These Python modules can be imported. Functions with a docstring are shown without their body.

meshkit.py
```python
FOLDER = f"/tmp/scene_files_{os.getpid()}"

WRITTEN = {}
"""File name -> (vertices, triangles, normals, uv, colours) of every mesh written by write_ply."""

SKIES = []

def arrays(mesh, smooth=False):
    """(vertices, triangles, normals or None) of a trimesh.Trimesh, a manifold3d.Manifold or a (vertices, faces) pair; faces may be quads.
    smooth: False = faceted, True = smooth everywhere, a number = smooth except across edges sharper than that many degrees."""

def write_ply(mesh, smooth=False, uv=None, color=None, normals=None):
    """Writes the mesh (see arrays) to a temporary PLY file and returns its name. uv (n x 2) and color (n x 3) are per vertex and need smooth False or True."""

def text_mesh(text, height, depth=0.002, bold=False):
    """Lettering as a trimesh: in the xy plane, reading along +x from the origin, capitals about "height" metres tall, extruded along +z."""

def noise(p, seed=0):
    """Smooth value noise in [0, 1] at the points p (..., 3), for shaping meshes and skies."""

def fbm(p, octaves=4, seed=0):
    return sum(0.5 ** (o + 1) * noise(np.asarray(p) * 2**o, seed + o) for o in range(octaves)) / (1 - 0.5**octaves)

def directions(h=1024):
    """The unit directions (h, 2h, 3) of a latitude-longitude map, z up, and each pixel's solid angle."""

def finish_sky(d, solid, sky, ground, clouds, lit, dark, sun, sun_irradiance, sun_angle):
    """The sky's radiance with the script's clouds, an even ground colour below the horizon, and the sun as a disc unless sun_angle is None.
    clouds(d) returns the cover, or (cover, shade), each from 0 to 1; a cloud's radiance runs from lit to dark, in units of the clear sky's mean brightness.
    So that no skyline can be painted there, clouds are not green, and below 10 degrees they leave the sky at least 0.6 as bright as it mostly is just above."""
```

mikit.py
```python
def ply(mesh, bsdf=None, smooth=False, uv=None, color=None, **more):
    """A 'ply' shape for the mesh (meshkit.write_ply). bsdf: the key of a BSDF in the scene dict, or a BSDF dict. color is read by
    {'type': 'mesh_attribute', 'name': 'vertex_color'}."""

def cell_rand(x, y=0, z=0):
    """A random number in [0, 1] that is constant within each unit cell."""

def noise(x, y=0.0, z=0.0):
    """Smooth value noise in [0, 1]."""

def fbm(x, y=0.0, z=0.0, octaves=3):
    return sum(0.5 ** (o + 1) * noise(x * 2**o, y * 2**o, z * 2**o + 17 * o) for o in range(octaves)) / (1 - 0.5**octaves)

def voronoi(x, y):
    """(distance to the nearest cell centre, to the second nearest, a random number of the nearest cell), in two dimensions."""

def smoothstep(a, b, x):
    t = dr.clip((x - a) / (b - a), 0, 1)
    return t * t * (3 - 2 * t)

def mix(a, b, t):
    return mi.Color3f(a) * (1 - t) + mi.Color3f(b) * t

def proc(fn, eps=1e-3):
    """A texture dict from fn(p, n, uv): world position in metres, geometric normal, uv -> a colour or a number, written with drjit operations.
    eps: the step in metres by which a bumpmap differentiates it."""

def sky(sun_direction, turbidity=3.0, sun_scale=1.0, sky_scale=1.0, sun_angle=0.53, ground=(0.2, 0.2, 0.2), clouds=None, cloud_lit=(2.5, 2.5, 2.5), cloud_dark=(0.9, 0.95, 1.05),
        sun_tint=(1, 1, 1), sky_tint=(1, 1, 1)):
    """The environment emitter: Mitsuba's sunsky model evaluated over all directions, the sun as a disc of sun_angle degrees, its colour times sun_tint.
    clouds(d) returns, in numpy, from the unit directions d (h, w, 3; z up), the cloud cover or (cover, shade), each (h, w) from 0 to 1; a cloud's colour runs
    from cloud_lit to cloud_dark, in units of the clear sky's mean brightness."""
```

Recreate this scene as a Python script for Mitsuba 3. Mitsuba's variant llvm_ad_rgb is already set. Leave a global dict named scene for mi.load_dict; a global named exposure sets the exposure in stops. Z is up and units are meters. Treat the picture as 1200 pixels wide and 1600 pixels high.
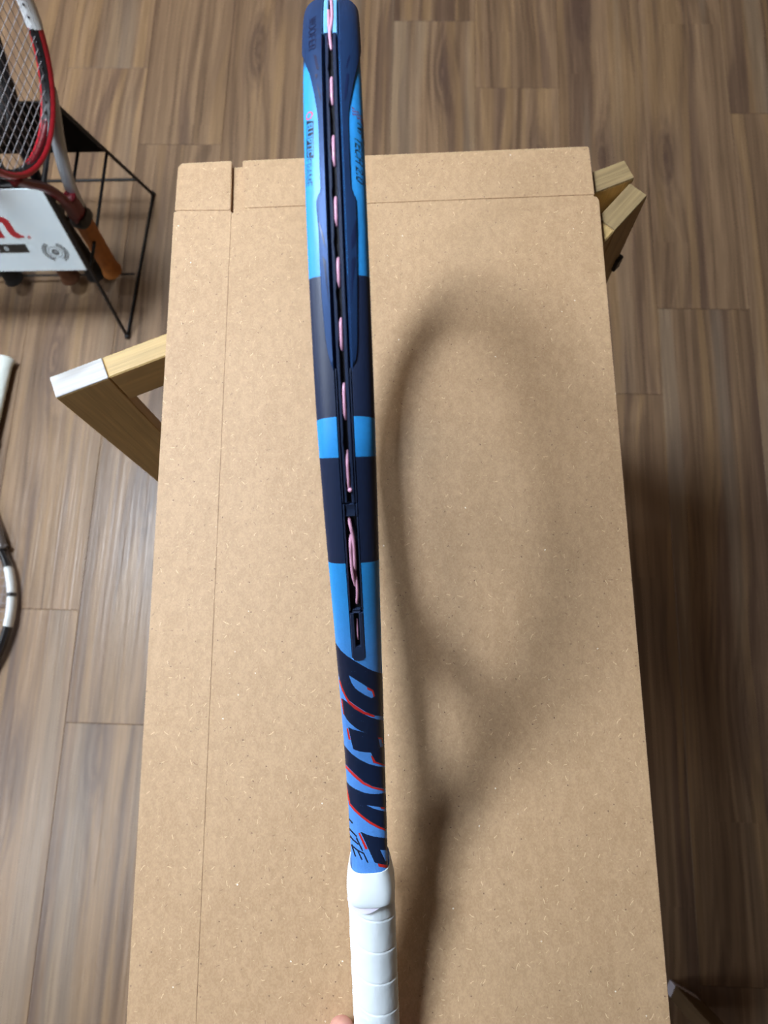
import math, random
import numpy as np, trimesh, manifold3d as m3
import drjit as dr
import mitsuba as mi
import mikit, meshkit
from mikit import proc, noise, fbm, voronoi, cell_rand, smoothstep, mix
from scipy.interpolate import PchipInterpolator
import shapely
from shapely.geometry import Polygon

random.seed(7); np.random.seed(7)
PI = math.pi
A3 = lambda *v: np.array(v, float)

# ------------------------------------------------------------------ camera, light, exposure
F_PX, CAM_H = 1130.0, 1.333
CAM = A3(0, 0, CAM_H)
RIGHT = A3(0.99968, 0.0, -0.02585)
DOWN = A3(-0.0060, -0.9728, -0.2315)      # image down
FWD = A3(-0.0251, 0.2316, -0.9725)
RCAM = np.stack([RIGHT, DOWN, FWD], 1)
scene, labels = {}, {}
exposure = 0.45
T4 = mi.ScalarTransform4f
scene['camera'] = {'type': 'thinlens', 'fov': math.degrees(2 * math.atan(600 / F_PX)), 'fov_axis': 'x',
    'aperture_radius': 0.0011, 'focus_distance': 0.45, 'near_clip': 0.02, 'far_clip': 50.0,
    'to_world': T4().look_at(origin=CAM.tolist(), target=(CAM + FWD).tolist(), up=(-DOWN).tolist())}
#            x      y     half length x, half length y, radiance, colour
LAMPS = [(-0.95, 0.70, 0.26, 0.28, 60.0, (.88, 1.0, 1.12)), (-1.00, 2.15, 0.28, 0.28, 14.0, (1.0, .86, .68)), (-1.70, -0.75, 0.28, 0.40, 16.0, (.92, 1.0, 1.08))]
WINDOW = (0.10, 1.70, 0.80, 2.20, 1.8)               # left wall: y0, y1, z0, z1, daylight on the frosted panes
CEIL = 2.60

# ------------------------------------------------------------------ helpers
def norm(v):
    v = np.asarray(v, float); return v / np.linalg.norm(v, axis=-1, keepdims=True)
_used = {}
def key(name):
    k = _used.get(name, -1) + 1; _used[name] = k
    return name if k == 0 else f'{name}_{k:03d}'
def add(name, mesh, bsdf, parent=None, smooth=False, label=None, **kw):
    k = key(parent + '__' + name if parent else name)
    scene[k] = mikit.ply(mesh, bsdf, smooth=smooth, **kw)
    if label: labels[k] = {'label': label}
    return k
def thing(name, label, category, group=None, kind=None):
    k = key(name); labels[k] = {'label': label, 'category': category}
    if group: labels[k]['group'] = group
    return k
def tm(v, f): return trimesh.Trimesh(np.asarray(v, float), np.asarray(f, int), process=False)
def cat(ms): return trimesh.util.concatenate(ms)
def cbox(x0, x1, y0, y1, z0, z1, c=0.0015):
    """box with chamfered edges"""
    P = []
    for sx, X in ((1, x0), (-1, x1)):
        for sy, Y in ((1, y0), (-1, y1)):
            for sz, Z in ((1, z0), (-1, z1)):
                P += [(X, Y + sy * c, Z + sz * c), (X + sx * c, Y, Z + sz * c), (X + sx * c, Y + sy * c, Z)]
    return trimesh.convex.convex_hull(np.array(P))
def xf(mesh, M):
    m = mesh.copy(); m.apply_transform(M); return m
def frame_mat(o, ax, ay, az):
    M = np.eye(4); M[:3, 0], M[:3, 1], M[:3, 2], M[:3, 3] = ax, ay, az, o; return M
def grid_mesh(P, closed_v=False, closed_u=False, caps=False, flip=False):
    """P: (nu, nv, 3)"""
    nu, nv = P.shape[:2]; idx = np.arange(nu * nv).reshape(nu, nv)
    a = idx if not closed_u else np.vstack([idx, idx[:1]])
    if closed_v: a = np.hstack([a, a[:, :1]])
    q = np.stack([a[:-1, :-1], a[1:, :-1], a[1:, 1:], a[:-1, 1:]], -1).reshape(-1, 4)
    f = np.vstack([q[:, [0, 1, 2]], q[:, [0, 2, 3]]]); V = P.reshape(-1, 3)
    if caps and not closed_u:
        c0, c1 = len(V), len(V) + 1
        V = np.vstack([V, P[0].mean(0), P[-1].mean(0)]); r0, r1 = a[0], a[-1]
        f = np.vstack([f, np.stack([np.full(len(r0) - 1, c0), r0[:-1], r0[1:]], 1), np.stack([np.full(len(r1) - 1, c1), r1[1:], r1[:-1]], 1)])
    if flip: f = f[:, ::-1]
    m = tm(V, f)
    return m
def outward(m):
    if m.volume < 0: m.invert()
    return m
def tube(pts, r, n=10, caps=True, closed=False):
    pts = np.asarray(pts, float); r = np.broadcast_to(r, len(pts))
    if closed: t = np.roll(pts, -1, 0) - np.roll(pts, 1, 0)
    else: t = np.gradient(pts, axis=0)
    t = norm(t); up = A3(0, 0, 1) if abs(t[0] @ A3(0, 0, 1)) < 0.9 else A3(1, 0, 0)
    u = norm(np.cross(t[0], up)); P = []
    for i in range(len(pts)):
        u = norm(u - t[i] * (u @ t[i])); v = np.cross(t[i], u)
        a = np.arange(n) / n * 2 * PI
        P.append(pts[i] + r[i] * (np.cos(a)[:, None] * u + np.sin(a)[:, None] * v))
    return outward(grid_mesh(np.array(P), closed_v=True, closed_u=closed, caps=caps and not closed))
def smooth_path(pts, n=40):
    pts = np.asarray(pts, float); d = np.r_[0, np.cumsum(np.linalg.norm(np.diff(pts, axis=0), axis=1))]
    return PchipInterpolator(d, pts)(np.linspace(0, d[-1], n))
def capsule(pts, r, n=10, k=5):
    pts = np.asarray(pts, float); t0, t1 = norm(pts[0] - pts[1]), norm(pts[-1] - pts[-2])
    a = np.linspace(0, PI / 2, k, endpoint=False)
    P = [pts[0] + t0 * r * math.cos(x) for x in a] + list(pts) + [pts[-1] + t1 * r * math.cos(x) for x in a[::-1]]
    R = [max(r * math.sin(x), r * .05) for x in a] + [r] * len(pts) + [max(r * math.sin(x), r * .05) for x in a[::-1]]
    return tube(P, np.array(R), n)
def extrude(poly, h, z0=0.0):
    m = cat([trimesh.creation.extrude_polygon(g, h, engine='earcut') for g in getattr(poly, 'geoms', [poly])]); m.apply_translation([0, 0, z0]); return m
# ------------------------------------------------------------------ geometry of a tennis racket: s along the handle, w across the head, n across the beam
TAU, S_C, D_C = 0.106, 0.4085, 0.4462
PB, PC, PA = 0.0407, -0.02065, -8.66e-3
def _cam_pt(s, w):
    y = (S_C - s) * math.cos(TAU) + w * math.sin(TAU); z = D_C - (s - 0.4) * math.sin(TAU) - w * math.cos(TAU)
    return A3(PA + PB * y + PC * z, y, z)
_o = _cam_pt(0, 0); _a = norm(_cam_pt(1, 0) - _o); _w = norm(_cam_pt(0, 1) - _o)
RK_O = CAM + RCAM @ _o; RK_A = RCAM @ _a; RK_W = RCAM @ _w; RK_N = np.cross(RK_W, RK_A)   # RK_N points to the left of the picture
RK_M = frame_mat(RK_O, RK_W, RK_A, RK_N)          # local (w, s, n)
HOOP = (0.512, 0.178, 0.130)                       # centre s, half length, half width of the hoop's outside
def outer_profile(step=0.001):
    sc, al, aw = HOOP
    ph = np.linspace(np.radians(-20), PI / 2, 400); hoop = np.stack([sc + al * np.sin(ph), aw * np.cos(ph)], 1)
    t = np.linspace(0.165, hoop[0, 0], 400)
    arm = np.stack([t, PchipInterpolator([.165, .19, .215, .25, .30, .35, .40, hoop[0, 0]], [.0165, .0165, .0175, .023, .043, .069, .097, hoop[0, 1]])(t)], 1)
    P = np.vstack([arm[:-1], hoop]); d = np.r_[0, np.cumsum(np.linalg.norm(np.diff(P, axis=0), axis=1))]
    u = np.arange(0, d[-1], step); u = np.r_[u, d[-1]]
    Q = np.stack([np.interp(u, d, P[:, 0]), np.interp(u, d, P[:, 1])], 1)
    k = np.ones(15) / 15                            # soften the joints
    pad = np.vstack([Q[:1] + (Q[:1] - Q[7:0:-1]), Q, np.stack([Q[-2:-9:-1, 0], -Q[-2:-9:-1, 1]], 1)])
    Q = np.stack([np.convolve(pad[:, i], k, 'valid') for i in range(2)], 1)
    t = norm(np.gradient(Q, axis=0)); O = np.stack([-t[:, 1], t[:, 0]], 1)   # (s, w) outward
    return u, Q, O
RU, RQ, RO = outer_profile()
U_END = RU[-1]
BEAM_S = ([.165, .19, .25, .30, .335, .37, .40, .46, .53, .60, .685], [.0231, .0231, .0240, .0247, .0249, .0252, .0256, .0260, .0262, .0262, .0258])
RAD = 0.0072
SUP = 2.35
def surf(u, th, off=0.0, sink=0.0):
    """point on the outside of the frame: u = length along the outside from the handle, th = angle round the tube (0 = outermost, + to the picture's right)"""
    u, th = np.broadcast_arrays(np.asarray(u, float), np.asarray(th, float))
    Q = np.stack([np.interp(u, RU, RQ[:, i]) for i in range(2)], -1); O = norm(np.stack([np.interp(u, RU, RO[:, i]) for i in range(2)], -1))
    b = np.interp(Q[..., 0], *BEAM_S) / 2; r = RAD
    sn, cs = np.sin(th), np.cos(th); e = 2 / SUP
    x = np.sign(sn) * np.abs(sn) ** e; y = np.sign(cs) * np.abs(cs) ** e
    gx, gy = np.sign(x) * np.abs(x) ** (SUP - 1) / b, np.sign(y) * np.abs(y) ** (SUP - 1) / r; g = np.hypot(gx, gy); gx, gy = gx / g, gy / g
    out = r * (y - 1) + off * gy - sink; nn = b * x + off * gx
    s = Q[..., 0] + O[..., 0] * out; w = Q[..., 1] + O[..., 1] * out
    return np.stack([w, s, -nn], -1)                # local (w, s, n); n positive = picture's left
def th_of_n(u, n):
    """the angle for a sideways place n (metres, + right)"""
    b = np.interp(np.interp(u, RU, RQ[:, 0]), *BEAM_S) / 2
    x = np.clip(np.asarray(n, float) / b, -1, 1)
    return np.sign(x) * np.arcsin(np.abs(x) ** (SUP / 2))
DECALS = {
 'navy': [[18760,-1020,18640,-855,18655,-761,18643,-654,18578,-584,18492,-528,18396,-479,18326,-416,18246,-360,18157,-309,18062,-262,17988,-210,17908,-162,17823,-117,17732,-75,17637,-37,17540,-5,17440,24,17346,61,17249,102,17148,147,17041,195,16949,248,16850,304,16741,366,16618,448,16466,549,16248,691,15803,977,15920,1020,15720,1020,15520,1020,15320,1020,15120,1020,14920,1020,14760,1020,14560,1020,14360,1020,14160,1020,13960,1020,13760,1020,13520,1020,13320,1020,13120,1020,12920,1020,12720,1020,12480,1020,12697,773,12955,594,13081,492,13174,410,13247,339,13360,266,13460,200,13550,140,13635,100,13716,64,13794,30,13873,6,13950,-16,14057,-54,14159,-96,14257,-142,14370,-192,14441,-231,14507,-273,14569,-317,14703,-351,14834,-387,14961,-425,15110,-459,15254,-495,15392,-534,15535,-564,15674,-597,15806,-634,15927,-678,16070,-707,16203,-743,16310,-795,16430,-842,16519,-910,16601,-981,16960,-860,17120,-1020,17280,-1020,17440,-1020,17560,-1020,17720,-1020,17880,-1020,18040,-1020,18160,-1020,18320,-1020,18480,-1020,18600,-1020],[14523,-609,14503,-514,14453,-438,14386,-373,14295,-309,14195,-251,14086,-198,13989,-148,13886,-101,13778,-58,13667,-20,13568,14,13467,56,13360,106,13246,161,13154,223,13051,292,12934,369,12816,459,12660,573,12385,761,12160,1020,11960,1020,11760,1020,11560,1020,11360,1020,11160,1020,10960,1020,10760,1020,10560,1020,10400,1020,10200,1020,10000,1020,9800,1020,9640,1020,9440,1020,9280,1020,9080,1020,8920,1020,8760,1020,8815,826,9028,627,9206,499,9347,401,9469,319,9579,247,9760,223,9942,200,10124,177,10307,156,10339,100,10365,49,10385,7,10418,-26,10447,-70,10472,-118,10524,-171,10570,-227,10608,-288,10767,-300,10926,-312,11086,-324,11246,-336,11406,-349,11598,-360,11790,-372,11982,-384,12173,-395,12364,-408,12316,-337,12256,-274,12232,-206,12198,-143,12155,-86,12102,-36,12044,4,11983,46,12062,1,12137,-42,12219,-78,12297,-116,12371,-157,12491,-209,12604,-264,12708,-325,12811,-367,12907,-413,12996,-463,13101,-495,13201,-529,13296,-568,13475,-573,13652,-579,13828,-584,14003,-590,14177,-596,14350,-603],[10680,-1020,10520,-860,10547,-746,10525,-653,10483,-559,10409,-486,10319,-425,10218,-370,10137,-302,10045,-240,9945,-184,9839,-131,9765,-82,9688,-37,9607,-1,9524,34,9438,78,9382,128,9320,182,9252,241,9177,305,9103,385,9012,477,8890,595,8642,821,8560,1020,8360,1020,8200,1020,8040,1020,7880,1020,7680,1020,7520,1020,7360,1020,7160,1020,7000,1020,7179,740,7371,546,7481,426,7561,347,7630,277,7690,214,7744,156,7844,97,7939,44,8030,1,8119,-40,8221,-75,8320,-114,8417,-156,8511,-200,8601,-246,8709,-301,8809,-360,8901,-427,8979,-503,9043,-572,9082,-661,8995,-853,9080,-1020,9200,-1020,9360,-1020,9560,-1020,9720,-1020,9920,-1020,10080,-1020,10280,-1020,10480,-1020],[7681,-936,7804,-665,7731,-565,7698,-463,7643,-380,7573,-308,7532,-242,7482,-182,7427,-127,7367,-76,7335,-30,7299,5,7261,45,7221,93,7198,166,7165,247,7119,338,7089,433,7031,552,6897,739,6760,1020,6600,1020,6440,1020,6240,1020,6080,1020,5920,1020,5760,1020,5560,1020,5400,1020,5240,1020,5080,1020,4880,1020,4720,1020,4560,1020,4400,1020,4240,1020,4466,657,4634,506,4760,397,4868,307,4963,227,5066,167,5164,112,5258,62,5350,18,5455,-16,5559,-59,5660,-108,5757,-162,5852,-205,5944,-251,6032,-299,6116,-352,6224,-416,6323,-488,6404,-577,6557,-600,6709,-626,6857,-654,7002,-687,7139,-707,7274,-730,7401,-759,7518,-799,7608,-860],[4598,-204,4539,-140,4475,-82,4406,-31,4363,6,4318,47,4270,97,4217,152,4176,220,4127,296,4067,381,3991,482,3885,614,3552,975,3400,964,3255,947,3112,928,2958,921,2811,906,2664,891,2514,880,2369,862,2223,845,2076,829,1926,816,2112,599,2203,483,2270,391,2324,313,2376,248,2423,189,2465,135,2620,107,2775,81,2930,56,3083,33,3237,13,3390,-4,3543,-22,3696,-44,3849,-67,4000,-92,4151,-119,4301,-146,4450,-174],[2160,-1020,2040,-1020,1960,-1020,1840,-860,1759,-812,1722,-706,1644,-645,1546,-583,1438,-532,1325,-487,1207,-447,1128,-596,847,-973,1000,-1020,1160,-1020,1320,-1020,1480,-1020,1640,-1020,1800,-1020,2000,-1020],],
 'blue': [[16594,-260,16532,-220,16467,-182,16398,-147,16307,-101,16213,-60,16114,-22,16013,6,15903,40,15790,80,15673,124,15579,166,15481,210,15377,257,15268,308,15126,318,14984,329,14842,339,14763,299,14702,239,14824,177,14937,120,15044,69,15151,30,15255,-1,15358,-33,15482,-72,15603,-115,15752,-144,15899,-174,16044,-205,16228,-223,16412,-241],[11321,426,11214,497,11084,582,10906,602,10727,623,10547,645,10365,670,10452,574,10508,499,10711,480,10914,461,11118,443],[6430,-4,6405,32,6378,80,6347,132,6310,189,6260,252,6203,320,6136,396,6030,511,5873,674,5640,1020,5520,1020,5400,1020,5648,664,5802,505,5911,391,6002,304,6081,227,6152,157,6249,94,6341,39],[3258,333,3193,437,3101,569,2887,830,2745,826,2600,823,2458,817,2317,810,2176,802,2393,557,2575,503,2751,455,2923,411,3091,371],],
 'red': [[15658,124,15545,180,15423,241,15290,308,15123,322,14955,337,14786,352,14778,300,14927,287,15075,274,15222,262,15307,217,15387,175,15463,135],[15867,-729,15930,-642,15805,-608,15674,-577,15539,-550,15401,-524,15261,-486,15116,-450,14967,-417,14834,-380,14697,-345,14556,-311,14481,-265,14400,-222,14315,-181,14227,-143,14139,-101,14047,-62,13952,-27,13855,1,13755,30,13671,77,13581,131,13484,190,13376,255,13257,326,13163,304,13203,243,13308,175,13402,113,13488,57,13568,10,13677,-24,13783,-69,13883,-119,13977,-174,14082,-215,14182,-259,14277,-306,14365,-356,14509,-386,14649,-418,14787,-451,14920,-487,15047,-527,15168,-571,15300,-601,15426,-635,15544,-674,15647,-723,15757,-726],[14438,-695,14485,-594,14291,-588,14095,-582,13899,-577,13701,-572,13502,-567,13302,-562,13259,-523,13269,-610,13441,-620,13612,-631,13781,-642,13949,-653,14113,-666,14277,-680],[12227,-492,12219,-421,12047,-407,11875,-393,11702,-380,11529,-367,11355,-354,11304,-432,11489,-443,11674,-455,11859,-467,12043,-480],[11423,399,11299,498,11125,630,10947,652,10766,678,10583,706,10746,606,10924,579,11100,554,11179,484,11243,424],[10073,144,10011,199,9852,227,9694,255,9535,285,9418,371,9281,474,9105,608,8622,992,8523,983,8986,609,9154,477,9284,376,9394,290,9491,214,9684,190,9878,167],[8960,-1020,8999,-788,9041,-648,9013,-568,8964,-504,8888,-427,8799,-361,8700,-301,8594,-247,8504,-200,8410,-156,8313,-114,8214,-76,8112,-40,8023,1,7932,44,7837,97,7737,156,7672,226,7597,304,7508,393,7398,498,7245,643,7141,602,7276,476,7378,378,7463,294,7535,220,7598,153,7678,100,7752,52,7824,11,7893,-22,7960,-65,8065,-109,8167,-155,8265,-205,8358,-259,8444,-317,8534,-369,8617,-427,8690,-491,8748,-568,8814,-668,8653,-957,8880,-850],[7600,-1020,7474,-904,7425,-811,7333,-754,7218,-717,7094,-688,6967,-662,6828,-633,6686,-606,6541,-582,6395,-559,6327,-483,6247,-418,6158,-361,6063,-309,5974,-252,5880,-198,5782,-149,5680,-102,5582,-55,5482,-14,5379,19,5275,62,5189,112,5099,168,5004,228,4903,294,4816,362,4719,440,4608,533,4466,657,4346,652,4513,496,4637,384,4741,291,4849,217,4950,150,5045,90,5135,36,5234,2,5331,-30,5427,-71,5520,-116,5610,-166,5712,-216,5808,-271,5900,-330,5984,-396,6090,-466,6182,-548,6245,-659,6377,-693,6501,-736,6599,-803,6613,-945,6716,-1016,7080,-1020,7240,-1020,7440,-1020],[6161,389,6083,496,5964,643,5851,609,5937,513,6004,437],[4486,-279,4517,-222,4384,-193,4250,-165,4116,-137,3980,-111,3843,-86,3706,-63,3568,-40,3430,-20,3420,-50,3408,-85,3565,-109,3721,-135,3876,-162,4030,-190,4183,-218,4335,-248],[2385,226,2327,314,2255,415,2157,541,1988,743,1885,735,1783,726,1938,547,2034,431,2108,337,2169,255,2277,241],],
 'thin': [[4984,-938,5107,-688,5076,-596,5023,-527,5111,-467,5174,-524,5227,-590,5261,-677,5246,-849,5360,-1020,5320,-1020,5200,-1020],[4433,-686,4401,-573,4339,-490,4264,-422,4180,-361,4255,-320,4343,-375,4424,-436,4496,-506,4553,-591,4604,-678,4543,-882,4680,-1020,4640,-1020,4520,-1020,4326,-938],[3889,-567,3833,-464,3759,-380,3672,-308,3750,-273,3839,-340,3919,-415,3986,-503,4064,-575,4120,-671,4030,-918,4040,-1020,3876,-896,3949,-662],[3726,-286,3614,-258,3502,-232,3388,-206,3274,-182,3317,-143,3432,-166,3547,-190,3661,-215,3774,-241,3909,-271,4042,-303,4173,-336,4117,-389,3988,-353,3858,-318],[3406,-560,3366,-477,3314,-407,3253,-346,3209,-275,3158,-211,3102,-152,2950,-124,2798,-96,2644,-70,2490,-45,2525,-16,2654,-34,2784,-54,2913,-75,3042,-97,3170,-120,3232,-179,3289,-243,3338,-314,3400,-369,3455,-429,3502,-498,3555,-547,3600,-605,3474,-710,3450,-624],[2826,-471,2881,-408,3028,-440,3174,-474,3317,-511,3457,-551,3591,-598,3479,-722,3368,-650,3242,-595,3107,-549,2968,-508],[2682,-219,2724,-178,2848,-203,2971,-230,3094,-257,3215,-285,3335,-314,3282,-365,3164,-333,3045,-303,2925,-274,2804,-246],],
}
# ------------------------------------------------------------------ materials
def prin(c, rough=0.5, spec=0.5, **k):
    col = c if isinstance(c, dict) else {'type': 'rgb', 'value': list(c)}
    return {'type': 'twosided', 'bsdf': {'type': 'principled', 'base_color': col, 'roughness': rough, 'specular': spec, **k}}
def bump(bsdf, fn, scale=1.0, eps=5e-4):
    return {'type': 'twosided', 'bsdf': {'type': 'bumpmap', 'arbitrary': proc(fn, eps), 'scale': scale, 'bsdf': bsdf['bsdf'] if bsdf['type'] == 'twosided' else bsdf}}
def wood_fn(p, n, uv):
    u, v = uv.x, uv.y
    pid = dr.floor(u / 10.0)                        # each plank has its own number in the tens of u
    r = cell_rand(pid, 3.0); r2 = cell_rand(pid, 8.0)
    cell = dr.floor(u / .55); kr = cell_rand(cell, 5.0)
    du = (u - (cell + .25 + .5 * cell_rand(cell, 6.0)) * .55) / .060; dv = (v - (.03 + .12 * cell_rand(cell, 7.0))) / .016
    d = dr.sqrt(du * du + dv * dv + 1e-6); on = smoothstep(.45, .5, kr)
    knot = on * dr.exp(-.55 * d)
    warp = fbm(u * 1.9 + 31 * r, v * 11 + 17 * r2, 0, 3)
    ring = fbm(v * 34 + warp * 3.0 + knot * 4.5, u * .9 + r * 50 + knot * 2.0, r2 * 9, 4)
    streak = fbm(v * 95 + warp * 2.2 + knot * 5, u * 1.1 + 11 * r2, 3, 3)
    fine = noise(v * 420, u * 9, 2) * .55 + noise(v * 1000, u * 26, 5) * .45
    dark = smoothstep(.55, .72, fbm(v * 24 + warp * 2.5 + 7 * r, u * 1.5 + 3, 4, 3))
    gold = smoothstep(.53, .70, fbm(v * 48 + warp * 3 + 70 * r2, u * 1.3 + 9, 6, 3))
    grey = smoothstep(.60, .74, fbm(v * 20 + 33 * r, u * .8 + 40 * r2, 8, 2))
    c = mix((.120, .072, .043), (.238, .150, .088), smoothstep(.30, .70, .5 * ring + .5 * streak))
    c = mix(c, (.086, .050, .037), dark * .55)
    c = mix(c, (.270, .165, .080), gold * .45)
    c = mix(c, (.215, .165, .120), grey * .45)
    c = mix(c, (.070, .042, .034), on * smoothstep(2.6, .3, d) * (.35 + .45 * noise(d * 5.0 + 3 * warp, kr * 50)))
    return c * (.78 + .44 * fine) * (.93 + .14 * r)
def wood_bump(p, n, uv):
    return .00018 * noise(uv.y * 500, uv.x * 10, 2) + .00022 * noise(uv.y * 180, uv.x * 6, 7)
scene['m_floor'] = bump(prin(proc(wood_fn), .36, .45), wood_bump)
scene['m_subfloor'] = prin((.03, .022, .018), .8, .2)
scene['m_wall'] = prin((.17, .115, .075), .8, .3)
scene['m_ceiling'] = prin((.42, .36, .29), .9, .2)
scene['m_lamp_case'] = prin((.8, .8, .8), .5)
scene['m_base'] = prin((.22, .20, .18), .5)
def flecks(x, y, size, length, width, chance, seed):
    """short straight fibres, one in some of the cells"""
    X, Y = x / size, y / size; i, j = dr.floor(X), dr.floor(Y)
    a = 6.283 * cell_rand(i, j, seed); ca, sa = dr.cos(a), dr.sin(a)
    fx, fy = X - i - .5 - .3 * (cell_rand(i, j, seed + 1) - .5), Y - j - .5 - .3 * (cell_rand(i, j, seed + 2) - .5)
    l = dr.abs(fx * ca + fy * sa); w = dr.abs(-fx * sa + fy * ca + .6 * l * l)
    k = .5 + cell_rand(i, j, seed + 4)
    return smoothstep(width / size, .4 * width / size, w) * smoothstep(k * length / size, .8 * k * length / size, l) * smoothstep(chance - .01, chance, cell_rand(i, j, seed + 3))
def card_fn(p, n, uv):
    x, y = p.x, p.y
    big = smoothstep(.3, .7, fbm(x * 16, y * 10, 1, 3)); mid = smoothstep(.28, .72, fbm(x * 260, y * 170, 3, 3)); fine = smoothstep(.22, .78, fbm(x * 1050, y * 850, 7, 2))
    c = mix((.365, .229, .124), (.460, .303, .175), .20 * big + .35 * mid + .45 * fine)
    c = mix(c, (.70, .53, .34), flecks(x, y, .0105, .0019, .00042, .80, 11) * .60)
    c = mix(c, (.66, .50, .32), flecks(x + .003, y + .005, .0068, .0014, .00030, .62, 31) * .40)
    c = mix(c, (.19, .115, .065), flecks(x + .004, y + .002, .0125, .0016, .00035, .82, 21) * .55)
    d, _, r = voronoi(x * 105, y * 105)
    c = mix(c, (.13, .08, .05), smoothstep(.075, .035, d) * smoothstep(.72, .95, r) * .75)
    d2, _, r2 = voronoi(x * 60 + 7, y * 60 + 3)
    return mix(c, (.80, .72, .60), smoothstep(.05, .02, d2) * smoothstep(.94, .98, r2) * .9)
def card_bump(p, n, uv):
    return .00016 * fbm(p.x * 500, p.y * 400, 2, 2) + .00022 * fbm(p.x * 40, p.y * 26, 5, 2)
scene['m_card'] = bump(prin(proc(card_fn), .58, .40), card_bump)
scene['m_card_edge'] = prin((.50, .35, .21), .9, .2)
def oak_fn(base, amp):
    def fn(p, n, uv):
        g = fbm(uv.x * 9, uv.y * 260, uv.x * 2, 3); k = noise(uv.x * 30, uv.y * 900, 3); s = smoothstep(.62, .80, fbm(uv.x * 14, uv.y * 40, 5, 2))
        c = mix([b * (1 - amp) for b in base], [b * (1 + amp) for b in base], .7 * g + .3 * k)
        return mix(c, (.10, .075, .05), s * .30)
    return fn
scene['m_trestle'] = prin(proc(oak_fn((.45, .305, .125), .30)), .55, .4)
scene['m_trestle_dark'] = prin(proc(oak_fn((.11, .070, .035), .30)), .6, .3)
scene['m_endgrain'] = prin(proc(oak_fn((.47, .46, .45), .25)), .65, .3)
scene['m_endgrain_dark'] = prin(proc(oak_fn((.25, .175, .085), .55)), .6, .35)
scene['m_black_metal'] = prin((.007, .007, .008), .40, .4)
scene['m_black_board'] = prin((.004, .004, .0045), .85, .1)
scene['m_black_plastic'] = prin((.012, .012, .013), .45, .5)
scene['m_pale_rubber'] = prin((.55, .53, .60), .6, .3)
scene['m_sign_white'] = prin(proc(lambda p, n, uv: mix((.70, .83, .91), (.80, .90, .95), fbm(p.x * 30, p.y * 30, p.z * 30, 2))), .35, .5)
scene['m_sign_red'] = prin((.42, .022, .032), .4)
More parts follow.
